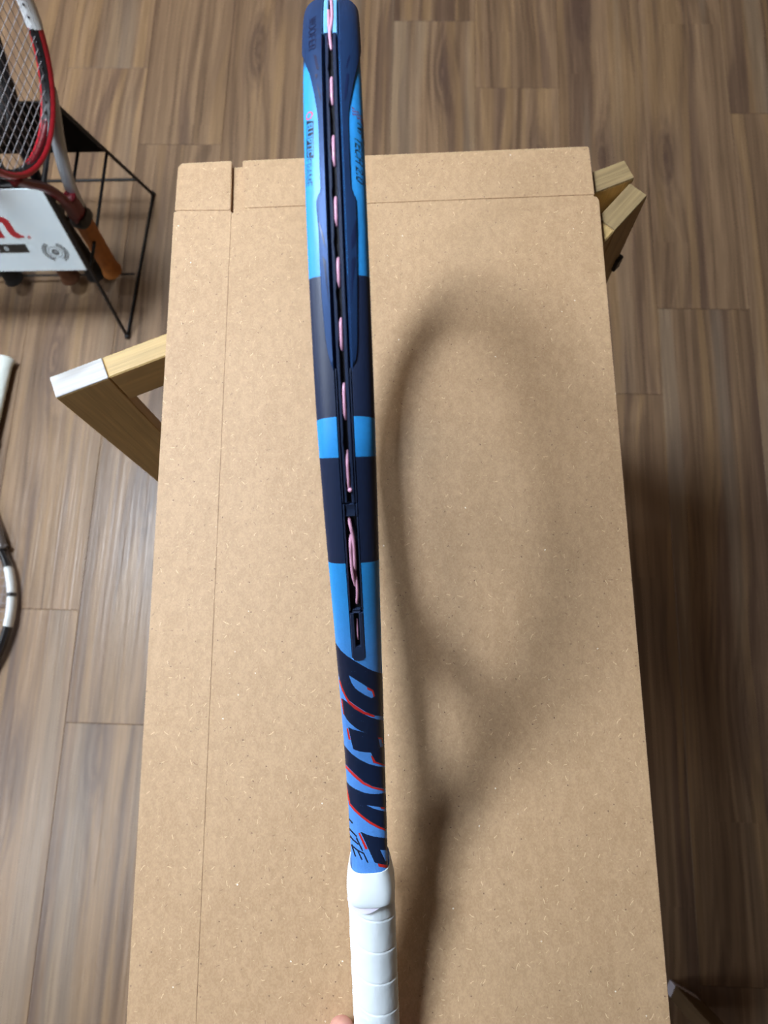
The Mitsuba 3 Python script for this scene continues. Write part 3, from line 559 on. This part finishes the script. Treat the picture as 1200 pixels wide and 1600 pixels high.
string_bit([(.590, .0000, .0004), (.545, .0004, .0006), (.522, .0008, .0006), (.512, .0003, .0004), (.505, -.0004, .0001), (.4985, -.0001, -.0008), (.4965, 0, -.002)], .0008)
string_bit([(.530, -.0010, .0001), (.520, -.0009, .0002), (.511, -.0007, .0002), (.506, -.0004, -.0004)], .0007)
string_bit([(.2712, -.0009, -.0018), (.2680, -.0004, -.0002), (.2620, .0006, .0003), (.2540, .0008, .0003), (.2440, .0007, 0), (.2400, .0006, -.0016)], .0009)
string_bit([(.2615, -.0006, -.0018), (.2590, -.0008, -.0004), (.2500, -.0009, 0), (.2430, -.0008, .0002), (.2360, -.0003, .0002), (.2325, .0002, -.0006), (.2300, .0003, -.002)], .0009)
string_bit([(.2385, .0004, -.0016), (.2355, .0009, -.0004), (.2310, .0012, -.0001), (.2240, .0010, -.0002), (.2195, .0006, -.0012), (.2175, .0006, -.0022)], .0008)
string_bit([(.2060, .0000, -.0022), (.2010, 0, -.0012), (.1950, 0, -.0012), (.1915, 0, -.0022)], .0006)

# handle: pallet wrapped in white overgrip, collar, tape
def octa(phi, a, b, k=7.0):
    return 1.0 / (np.abs(np.cos(phi) / a) ** k + np.abs(np.sin(phi) / b) ** k + np.abs((np.cos(phi) / a + np.sin(phi) / b) / 1.36) ** k + np.abs((np.cos(phi) / a - np.sin(phi) / b) / 1.36) ** k) ** (1 / k)
def handle(s0, s1, a, b, pitch=.0215, step=.00045, flare=True, ns=None, M=RK_M):
    ss = np.linspace(s0, s1, ns or int((s1 - s0) / .0005)); ph = np.arange(64) / 64 * 2 * PI; P = []
    for s in ss:
        fl = .004 * math.exp(-((s - s0) / .012) ** 2) if flare else 0
        ed = min(1, (s - s0 + .0006) / .003) ** .5
        x = ((s - s0) / pitch - ph / (2 * PI)) % 1.0
        dx = np.minimum(x, 1 - x); st = step * x * .7 - .0006 * np.exp(-(dx / .018) ** 2) if step else 0 * x
        wr = .00022 * meshkit.noise(np.stack([np.full(64, s * 330), np.cos(ph) * 2, np.sin(ph) * 2], 1), 3) + .00025 * meshkit.noise(np.stack([np.full(64, s * 90), np.cos(ph) * 4, np.sin(ph) * 4], 1), 5) if step else 0
        r = (octa(ph, a, b) + fl + st + wr) * ed
        P.append(np.stack([r * np.cos(ph), np.full(64, s), r * np.sin(ph)], 1))
    return xf(outward(grid_mesh(np.array(P), closed_v=True, caps=True)), M)
add('overgrip', handle(0, .1665, .0170, .0152), 'm_overgrip', held, smooth=40)
def lathe(prof, M, a=1.0, b=1.0, n=56):
    ph = np.arange(n) / n * 2 * PI
    k = 1 / (np.abs(np.cos(ph)) ** 3.2 + np.abs(np.sin(ph)) ** 3.2) ** (1 / 3.2)
    P = np.array([np.stack([a * r * k * np.cos(ph), np.full(n, s), b * r * k * np.sin(ph)], 1) for s, r in prof])
    return xf(outward(grid_mesh(P, closed_v=True, caps=True)), M)
prof = [(.1625, .0135), (.1621, .0149), (.1630, .0154), (.166, .0156), (.170, .0155), (.174, .0149), (.178, .0141), (.1815, .0134), (.1832, .0130), (.1834, .0126), (.182, .0123), (.170, .0123)]
add('collar', lathe(prof, RK_M, 1.36, 1.0), 'm_collar', held, smooth=40, label='smooth white rubber collar')
tp = []
for a in np.linspace(-1.15, .35, 16):
    w = .0040 * math.sin((a + 1.15) / 1.5 * PI) ** .6 * (1.0 if a < -.1 else 1 - (a + .1) * 1.2)
    c, s_ = math.cos(a), math.sin(a)
    tp.append([[.0205 * c * .93, .1632, -.0166 * s_ * -1], [.0209 * c * .93, .1615 - w * .6, -.0168 * s_ * -1], [.0212 * c * .93, .1615 - w, -.0170 * s_ * -1]])
tp = np.array(tp); tp[:, :, 2] *= -1
tpm = grid_mesh(np.concatenate([tp, tp[:, ::-1] * [.97, 1, .97]], 1), closed_v=True)
add('tape', loc(outward(tpm)), 'm_tape', held, smooth=40, label='end of glossy finishing tape')

# ------------------------------------------------------------------ rackets of the display stand and on the floor
def racket(label, O, A, W, grip, main, face, accent, arms, length=.685, hoop=(.513, .172, .125), accents=((.15, .60),), parent_group=None, shaft=None):
    """A along the handle to the tip, W across the head; accents: ranges of the hoop's angle (turns from the tip) painted in the accent colour"""
    t = thing('tennis_racket', label, 'tennis racket', parent_group)
    A = norm(A); W = norm(np.asarray(W) - A * (A @ W)); N = np.cross(W, A); M = frame_mat(O, W, A, N)
    sc, al, aw = hoop; rb, rr = .0115, .0062
    def arc(t0, t1, n, grow=0.0, closed=False):
        P = []
        for q in np.linspace(t0, t1, n, endpoint=not closed):
            a = 2 * PI * q; c = A3(math.sin(a) * (aw - rr), sc + math.cos(a) * (al - rr), 0); o = norm(A3(math.sin(a) * (al - rr), math.cos(a) * (aw - rr), 0))
            ph = np.arange(18) / 18 * 2 * PI
            P.append(c + (rr + grow) * np.cos(ph)[:, None] * o + (rb + grow) * np.sin(ph)[:, None] * A3(0, 0, 1))
        return P
    add('head_frame', xf(outward(grid_mesh(np.array(arc(0, 1, 120, 0, True)), closed_v=True, closed_u=True)), M), main, t, smooth=True)
    for sgn, nm in ((-1, 'inner_band'), (1, 'grommet_band')):
        P = []
        for q in np.linspace(0, 1, 120, endpoint=False):
            a = 2 * PI * q; o = norm(A3(math.sin(a) * (al - rr), math.cos(a) * (aw - rr), 0)); c = A3(math.sin(a) * (aw - rr), sc + math.cos(a) * (al - rr), 0)
            P.append([c + sgn * o * .0050 - A3(0, 0, .0066), c + sgn * o * .0062 - A3(0, 0, .0058), c + sgn * o * .0066, c + sgn * o * .0062 + A3(0, 0, .0058), c + sgn * o * .0050 + A3(0, 0, .0066)])
        add(nm, xf(outward(grid_mesh(np.array(P), closed_v=True, closed_u=True)), M), face, t, smooth=40)
    for (t0, t1) in accents:
        add('painted_section', xf(outward(grid_mesh(np.array(arc(t0, t1, 40, .0009)), closed_v=True, caps=True)), M), accent, t, smooth=40)
    # grommets: small pale dots where the strings enter
    gs_ = []
    for q in np.arange(0, 1, 1 / 56):
        a = 2 * PI * q; o = norm(A3(math.sin(a) * (al - rr), math.cos(a) * (aw - rr), 0)); c = A3(math.sin(a) * (aw - rr), sc + math.cos(a) * (al - rr), 0) - o * .0066
        g = trimesh.creation.icosphere(1, .0021); g.apply_translation(c); gs_.append(g)
    add('grommets', xf(cat(gs_), M), face if accent == 'm_rk_white' else 'm_grip_black', t, smooth=True)
    for sg in (-1, 1):
        pts = smooth_path([(sg * .0115, .195, 0), (sg * .0125, .225, 0), (sg * .024, .275, 0), (sg * .044, .320, 0), (sg * .064, .352, 0), (sg * .080, .384, 0)], 30)
        P = []
        tt = norm(np.gradient(pts, axis=0))
        for c, d in zip(pts, tt):
            o = A3(d[1], -d[0], 0); ph = np.arange(16) / 16 * 2 * PI
            P.append(c + .0072 * np.cos(ph)[:, None] * o + .0112 * np.sin(ph)[:, None] * A3(0, 0, 1))
        add('throat_arm', xf(outward(grid_mesh(np.array(P), closed_v=True, caps=True)), M), arms[0 if sg < 0 else 1], t, smooth=True)
    add('shaft', xf(outward(grid_mesh(np.array([np.stack([(.0185 if s < .22 else .012) * np.cos(np.arange(20) / 20 * 2 * PI), np.full(20, s), .0108 * np.sin(np.arange(20) / 20 * 2 * PI)], 1) for s in np.linspace(.175, .235, 10)]), closed_v=True, caps=True)), M), shaft or main, t, smooth=True)
    pb = np.array([(.085 * a, .352 + .028 * a * a, 0) for a in np.linspace(-1, 1, 25)])
    add('bridge', xf(tube(pb, .0062, 10), M), arms[0], t, smooth=True)
    bed(M, 'm_strings', t, r=.00055, ai=al - .0125, bi=aw - .0125, sc=sc)
    add('grip', handle(0, .178, .0178, .0158, step=.0004, M=M, ns=90), grip, t, smooth=40)
    add('collar', lathe([(.172, .0155), (.172, .0172), (.180, .0170), (.190, .0135), (.190, .012)], M, 1.15, 1.0, 28), 'm_black_plastic', t, smooth=40)
    return t
A1, W1 = A3(.0811, -.0220, .9965), A3(.2177, .9760, .0038)
racket('red and black strung racket in the stand, orange-brown leather grip', A3(-.5745, .8010, .0560), A1, W1, 'm_grip_orange', 'm_rk_red', 'm_rk_black', 'm_rk_white', ('m_rk_darkred', 'm_rk_silver'), accents=((.195, .303),), shaft='m_rk_darkred')
racket('black racket in the stand with a black grip beside the orange-brown one', A3(-.6180, .8090, .0300), A3(-.040, .0900, .9965), A3(.2177, .9760, .0038), 'm_grip_black', 'm_rk_black', 'm_rk_black', 'm_rk_silver', ('m_rk_black', 'm_rk_black'), accents=())
racket('racket in the stand whose brown grip end shows under the white sign', A3(-.6690, .8030, .0300), A3(-.060, .1000, .9965), A3(.2177, .9760, .0038), 'm_grip_brown', 'm_rk_red', 'm_rk_black', 'm_rk_silver', ('m_rk_black', 'm_rk_black'), accents=())
racket('racket in the stand whose black grip end shows at the left under the sign', A3(-.7850, .8020, .0300), A3(-.0600, .1000, .9965), A3(.2177, .9760, .0038), 'm_grip_black', 'm_rk_black', 'm_rk_black', 'm_rk_white', ('m_rk_black', 'm_rk_black'), accents=())
racket('black and white racket lying on the floor at the left edge, white grip', A3(-.792, .634, .0200), A3(-.088, -.996, .0), A3(.996, -.088, 0), 'm_grip_white', 'm_rk_black', 'm_rk_black', 'm_rk_white', ('m_shaft_brown', 'm_shaft_brown'), accents=((.240, .292), (.299, .348), (.66, .76)), shaft='m_shaft_brown')

# ------------------------------------------------------------------ display stand
st_ = thing('display_stand', 'black wire racket display stand with a white sign board on the floor', 'display stand')
Tb, Tf, Fb, Ff = A3(-.5667, .9273, .35), A3(-.5664, .7714, .35), A3(-.5268, 1.0161, .003), A3(-.5546, .6854, .003)
LEFT = -.78
def mirx(p): return A3(2 * (Tf[0] + LEFT / 2) - p[0], p[1], p[2])
def along(a, b, t): return a + (b - a) * t
wr = .0030
def wire(name, pts, r=wr): return add(name, tube(np.array(pts), r, 10), 'm_black_metal', st_, smooth=True)
for S in (lambda p: p, mirx):
    wire('post', [S(Tb), S(Fb)], .0034); wire('post', [S(Tf), S(Ff)], .0034); wire('top_side_bar', [S(Tb), S(Tf)], .0042)
    wire('bottom_side_bar', [S(Fb), S(Ff)]); wire('middle_side_bar', [S(along(Tb, Fb, .47)), S(along(Tf, Ff, .50))])
    for P_ in (Fb, Ff): add('foot', trimesh.creation.icosphere(2, .0055).apply_translation(S(P_) + [0, 0, .0025]), 'm_black_plastic', st_, smooth=True)
wire('top_front_bar', [Tf, mirx(Tf)], .0055); wire('top_back_bar', [Tb, mirx(Tb)])
wire('lower_back_bar', [along(Tb, Fb, .80), mirx(along(Tb, Fb, .80))])
wire('basket_bar', [along(Tb, Fb, .47) + [-.055, 0, 0], along(Tf, Ff, .50) + [-.055, 0, 0]])
wire('grip_rest', [along(Fb, Ff, .61) + [0, 0, .020], mirx(along(Fb, Ff, .61)) + [0, 0, .020]], .0022)
dS = norm(Ff - Tf); aS = A3(1, 0, 0); nS = norm(np.cross(dS, aS))
if nS[1] > 0: nS = -nS
SM = frame_mat(Tf, aS, -dS, np.cross(aS, -dS))           # sign plane: a to the right, up the slope, out of the sign
def sign(poly, z, h, name, bsdf, label=None, parent=None):
    return add(name, xf(extrude(poly, h, z), SM), bsdf, parent or st_, label=label)
SW = .776
sb = add('sign_board', xf(cbox(-SW, -.003, -.1735, -.0015, .0036, .0066, .0008), SM), 'm_sign_white', st_, label='white sign board')
add('sign_backing', xf(cbox(-SW - .003, .001, -.1765, -.0010, .0006, .0036, .0008), SM), 'm_black_metal', st_)
dB = norm(Fb - Tb); BM = frame_mat(Tb, aS, -dB, np.cross(aS, -dB))
add('back_board', xf(cbox(-SW, -.001, -.1735, -.0010, -.004, -.001, .0008), BM), 'm_black_board', st_, label='black back board')
def stroke(pts, w): return shapely.LineString(pts).buffer(w, cap_style='flat', join_style='round')
arc_ = [(-.1178 + 0.0121 * (1 - math.cos(t)), -.0645 + .0062 * math.sin(t)) for t in np.linspace(0, PI, 15)]
nn = shapely.union_all([stroke([(-.1178, -.0972)] + arc_ + [(-.0936, -.085), (-.0925, -.0895), (-.0890, -.0925), (-.0850, -.0935)], .0062),
                        Polygon([(-.0935, -.0972), (-.0780, -.0972), (-.0770, -.0945), (-.0830, -.0915), (-.0880, -.0860)]), Polygon([(-.1290, -.0972), (-.1116, -.0972), (-.1116, -.093), (-.1290, -.093)])])
rest = text2d('Wilso', True); bx = rest.bounds
rest = affinity.affine_transform(rest, [.062, .010, 0, .062, -.1335 - .062 * bx[2] - .004, -.0972])
sign(nn, .0066, .0006, 'sign_letter', 'm_sign_red', parent=sb)
for g in sorted(getattr(rest, 'geoms', [rest]), key=lambda g: g.bounds[0]): sign(g, .0066, .0006, 'sign_letter', 'm_sign_red', parent=sb)
sign(shapely.Point(-.0700, -.0970).buffer(.0030).difference(shapely.Point(-.0700, -.0970).buffer(.0022)).union(affinity.translate(affinity.scale(text2d('R'), .003, .003, origin=(0, 0)), -.0710, -.0985)), .0066, .0005, 'sign_letter', 'm_sign_red', parent=sb)
sign(Polygon([(-.420, -.1115), (-.0848, -.1115), (-.0848, -.1300), (-.420, -.1300)]), .0066, .0004, 'sign_bar', 'm_sign_black', parent=sb)
for ch, x in (('R', -.1370), ('O', -.1215)):
    g = text2d(ch, True); b = g.bounds; sign(affinity.affine_transform(g, [.0075, 0, 0, .0075, x - .0075 * (b[0] + b[2]) / 2, -.1245]), .0070, .0003, 'sign_letter', 'm_sign_white', parent=sb)
em = []
for sg in (-1, 1):
    for q in np.linspace(.20, .95, 9):
        a = -PI / 2 + sg * q * PI * .86; c = A3(-.0400 + .0185 * math.cos(a), -.1300 + .0185 * math.sin(a)); e = shapely.Point(0, 0).buffer(1, 6)
        for o in (-.0020, .0022):
            em.append(affinity.translate(affinity.rotate(affinity.scale(e, .0030, .0011), math.degrees(a) + 90 + sg * (28 if o > 0 else -28)), c[0] + o * math.cos(a), c[1] + o * math.sin(a)))
em.append(shapely.Point(-.040, -.130).buffer(.0118).difference(shapely.Point(-.040, -.130).buffer(.0108)))
em.append(shapely.Point(-.040, -.130).buffer(.0062).difference(affinity.translate(affinity.scale(text2d('W', True), .006, .006, origin=(0, 0)), -.0437, -.1327)))
sign(shapely.union_all(em), .0066, .0004, 'sign_emblem', 'm_sign_black', label='round wreath emblem', parent=sb)
# ------------------------------------------------------------------ the person who holds the racket and the phone
def L(w, s, n): return (RK_M @ A3(w, s, n, 1))[:3]
def ball(p, r, seg=28): return m3.Manifold.sphere(float(r), seg).translate([float(x) for x in p])
def bone(a, ra, b, rb): return m3.Manifold.batch_hull([ball(a, ra), ball(b, rb)])
def chain(pts): return [bone(pts[i][0], pts[i][1], pts[i + 1][0], pts[i + 1][1]) for i in range(len(pts) - 1)]
def solid(bones, res, it=10):
    m = m3.Manifold.batch_boolean(bones, m3.OpType.Add).refine_to_length(res).to_mesh()
    t = trimesh.Trimesh(m.vert_properties[:, :3], m.tri_verts, process=True)
    trimesh.smoothing.filter_taubin(t, lamb=.5, nu=.53, iterations=it); return t
who = thing('person', 'person of whom only a thumb tip shows beside the white grip', 'person')
hipL, hipR = A3(-.09, -.66, .86), A3(.09, -.66, .86)
knL, knR, anL, anR = A3(-.11, -.64, .47), A3(.11, -.64, .47), A3(-.12, -.72, .09), A3(.12, -.72, .09)
pel, chest, upper = A3(0, -.65, .90), A3(0, -.48, 1.10), A3(0, -.345, 1.27)
shL, shR = A3(-.175, -.335, 1.25), A3(.175, -.305, 1.33)
neck, head = A3(0, -.265, 1.40), A3(.010, -.16, 1.54)
elL, wrL = A3(-.165, -.42, .97), L(-.050, -.098, .010)
elR, wrR = A3(.275, -.28, 1.06), A3(.085, -.205, 1.245)
# left hand round the grip (local racket coordinates: w up, s to the tip, n to the picture's left)
hb = []
DS = -.026
G_ = lambda w, s, n: L(w, s + DS, n)
hb += chain([(wrL, .025), (G_(-.044, -.045, .012), .024), (G_(-.036, -.005, .008), .020), (G_(-.0355, .030, .004), .018)])
hb += chain([(G_(-.040, -.045, .022), .018), (G_(-.033, -.005, .028), .016), (G_(-.0355, .030, .004), .016)])
hb += [bone(G_(-.037, -.005, .012), .019, G_(-.036, .026, -.010), .016), bone(G_(-.036, -.030, .004), .019, G_(-.036, -.010, -.012), .016)]
for s, k in ((.0560, .97), (.0355, 1.05), (.0150, 1.0), (-.0045, .84)):
    hb += chain([(G_(-.036, s - .022, .004), .0115), (G_(-.0325, s, -.013), .0100), (G_(-.0135, s + .001, -.0280), .0092), (G_(.0105, s + .001, -.0270), .0085), (G_(.0115 + .0120 * k, s, -.0270 + .0125 * k), .0078)])
hb += chain([(G_(-.036, -.010, .024), .0150), (G_(-.026, .025, .0320), .0120), (G_(-.014, .050, .0290), .0102), (L(-.009, .0550, .0245), .0085)])
# right hand round the lower right edge of the phone
def C_(x, y, z): return CAM + RCAM @ A3(x, y, z)
hr = chain([(wrR, .026), (C_(.052, .128, -.020), .024), (C_(.040, .105, -.024), .020), (C_(.036, .080, -.022), .018)])
for y, k in ((.065, 1.0), (.085, 1.0), (.105, .95), (.124, .8)):
    hr += chain([(C_(.042, y + .004, -.020), .0110), (C_(.028, y, .004), .0092), (C_(.008, y - .002, .0105), .0085), (C_(.008 - .020 * k, y - .003, .0100), .0078)])
hr += chain([(C_(.044, .115, -.024), .0150), (C_(.034, .080, -.030), .0115), (C_(.015, .062, -.0255), .0092), (C_(-.002, .054, -.0235), .0084)])
body = hb + hr
body += chain([(wrL, .026), (along(wrL, elL, .55), .036), (elL, .042), (along(elL, shL, .5), .044), (shL, .055)])
body += chain([(wrR, .026), (along(wrR, elR, .55), .036), (elR, .042), (along(elR, shR, .5), .044), (shR, .055)])
body += [bone(shL, .058, upper, .085), bone(shR, .058, upper, .085), bone(upper, .095, chest, .115), bone(chest, .115, pel, .11), bone(upper, .07, neck, .052), bone(neck, .052, head + [0, -.01, -.05], .058)]
body += chain([(hipL, .088), (knL, .058), (anL, .040)]) + chain([(hipR, .088), (knR, .058), (anR, .040)]) + [bone(hipL, .095, hipR, .095)]
fwd, up = norm(A3(0, .62, -.78)), norm(A3(0, .78, .62)); rt = A3(1, 0, 0)
H_ = lambda x, f, u: head + rt * x + fwd * f + up * u
skull = m3.Manifold.batch_hull([ball(H_(0, -.012, .035), .078), ball(H_(0, .025, .03), .068), ball(H_(0, .03, -.03), .055), ball(H_(0, .045, -.085), .028)])
body += [skull, bone(H_(0, .085, .012), .009, H_(0, .100, -.028), .013), bone(H_(-.010, .092, -.030), .008, H_(.010, .092, -.030), .008)]
for sg in (-1, 1): body += [bone(H_(sg * .074, -.005, .015), .012, H_(sg * .073, -.002, -.025), .009), bone(H_(sg * .030, .070, .030), .014, H_(sg * .012, .082, .030), .010)]
hand = solid(body, .006, 8)
sk = add('body', hand, 'm_skin', who, smooth=True)
for s, k in ((-.006, 1),):
    nl = trimesh.creation.icosphere(2, 1.0); nl.apply_transform(np.diag([.0022, .0070, .0056, 1])); 
    add('thumbnail', xf(nl, frame_mat(L(-.004, .0540, .0346), RK_N, RK_A, np.cross(RK_N, RK_A))), 'm_nail', who, smooth=True)
jk = chain([(along(wrL, elL, .10), .037), (along(wrL, elL, .55), .047), (elL, .054), (along(elL, shL, .5), .058), (shL, .072)])
jk += chain([(along(wrR, elR, .10), .037), (along(wrR, elR, .55), .047), (elR, .054), (along(elR, shR, .5), .058), (shR, .072)])
jk += [bone(shL, .075, upper, .10), bone(shR, .075, upper, .10), bone(upper, .112, chest, .135), bone(chest, .135, pel + [0, 0, .03], .135), bone(upper + [0, .02, .03], .07, neck + [0, -.01, -.035], .062)]
add('jacket', solid(jk, .014, 8), 'm_jacket', who, smooth=True)
tr_ = chain([(hipL, .105), (knL, .074), (anL + [0, 0, .01], .058)]) + chain([(hipR, .105), (knR, .074), (anR + [0, 0, .01], .058)]) + [bone(hipL, .115, hipR, .115), bone(pel + [0, 0, -.03], .12, pel, .12)]
add('trousers', solid(tr_, .014, 8), 'm_trousers', who, smooth=True)
for a in (anL, anR):
    sh = [bone(a * [1, 1, 0] + [0, -.03, .042], .038, a * [1, 1, 0] + [0, .07, .036], .034), bone(a * [1, 1, 0] + [0, .07, .036], .034, a * [1, 1, 0] + [0, .14, .030], .028)]
    m = m3.Manifold.batch_boolean(sh, m3.OpType.Add).trim_by_plane([0, 0, 1], .001).refine_to_length(.012).to_mesh()
    add('shoe', trimesh.Trimesh(m.vert_properties[:, :3], m.tri_verts), 'm_shoe', who, smooth=40)
hr_ = m3.Manifold.batch_hull([ball(H_(0, -.016, .042), .084), ball(H_(0, .018, .045), .072), ball(H_(0, -.030, -.01), .072)]) - m3.Manifold.batch_hull([ball(H_(0, .085, -.02), .062), ball(H_(0, .11, .005), .055), ball(H_(0, .06, -.10), .06)])
m = hr_.refine_to_length(.012).to_mesh(); add('hair', trimesh.Trimesh(m.vert_properties[:, :3], m.tri_verts), 'm_hair', who, smooth=50)
for sg in (-1, 1):
    e = trimesh.creation.icosphere(2, .011); e.apply_translation(H_(sg * .030, .0785, .012)); add('eye', e, 'm_eye', who, smooth=True)
    e = trimesh.creation.icosphere(2, .0052); e.apply_translation(H_(sg * .030, .0865, .009)); add('iris', e, 'm_hair', who, smooth=True)
add('mouth', solid([bone(H_(-.020, .074, -.060), .006, H_(0, .080, -.060), .008), bone(H_(0, .080, -.060), .008, H_(.020, .074, -.060), .006)], .004, 4), 'm_lip', who, smooth=True)
# the phone that takes the picture: its lens is the camera
PM = frame_mat(CAM, RCAM[:, 0], RCAM[:, 1], RCAM[:, 2])
ph = thing('phone', 'dark phone held above the racket by the person', 'phone')
prism = Polygon([(-.055, -.016), (.016, -.016), (.016, .130), (-.055, .130)]).buffer(-.009).buffer(.009)
add('case', xf(extrude(prism, .0078, -.0125), PM), 'm_phone', ph)
add('screen', xf(extrude(prism.buffer(-.002), .0005, -.0130), PM), 'm_screen', ph)
for x, y in ((0, 0), (0, .018), (-.018, .009)):
    g = shapely.Point(x, y).buffer(.0075).difference(shapely.Point(x, y).buffer(.0055)); add('lens_ring', xf(extrude(g, .0020, -.0047), PM), 'm_black_metal', ph)
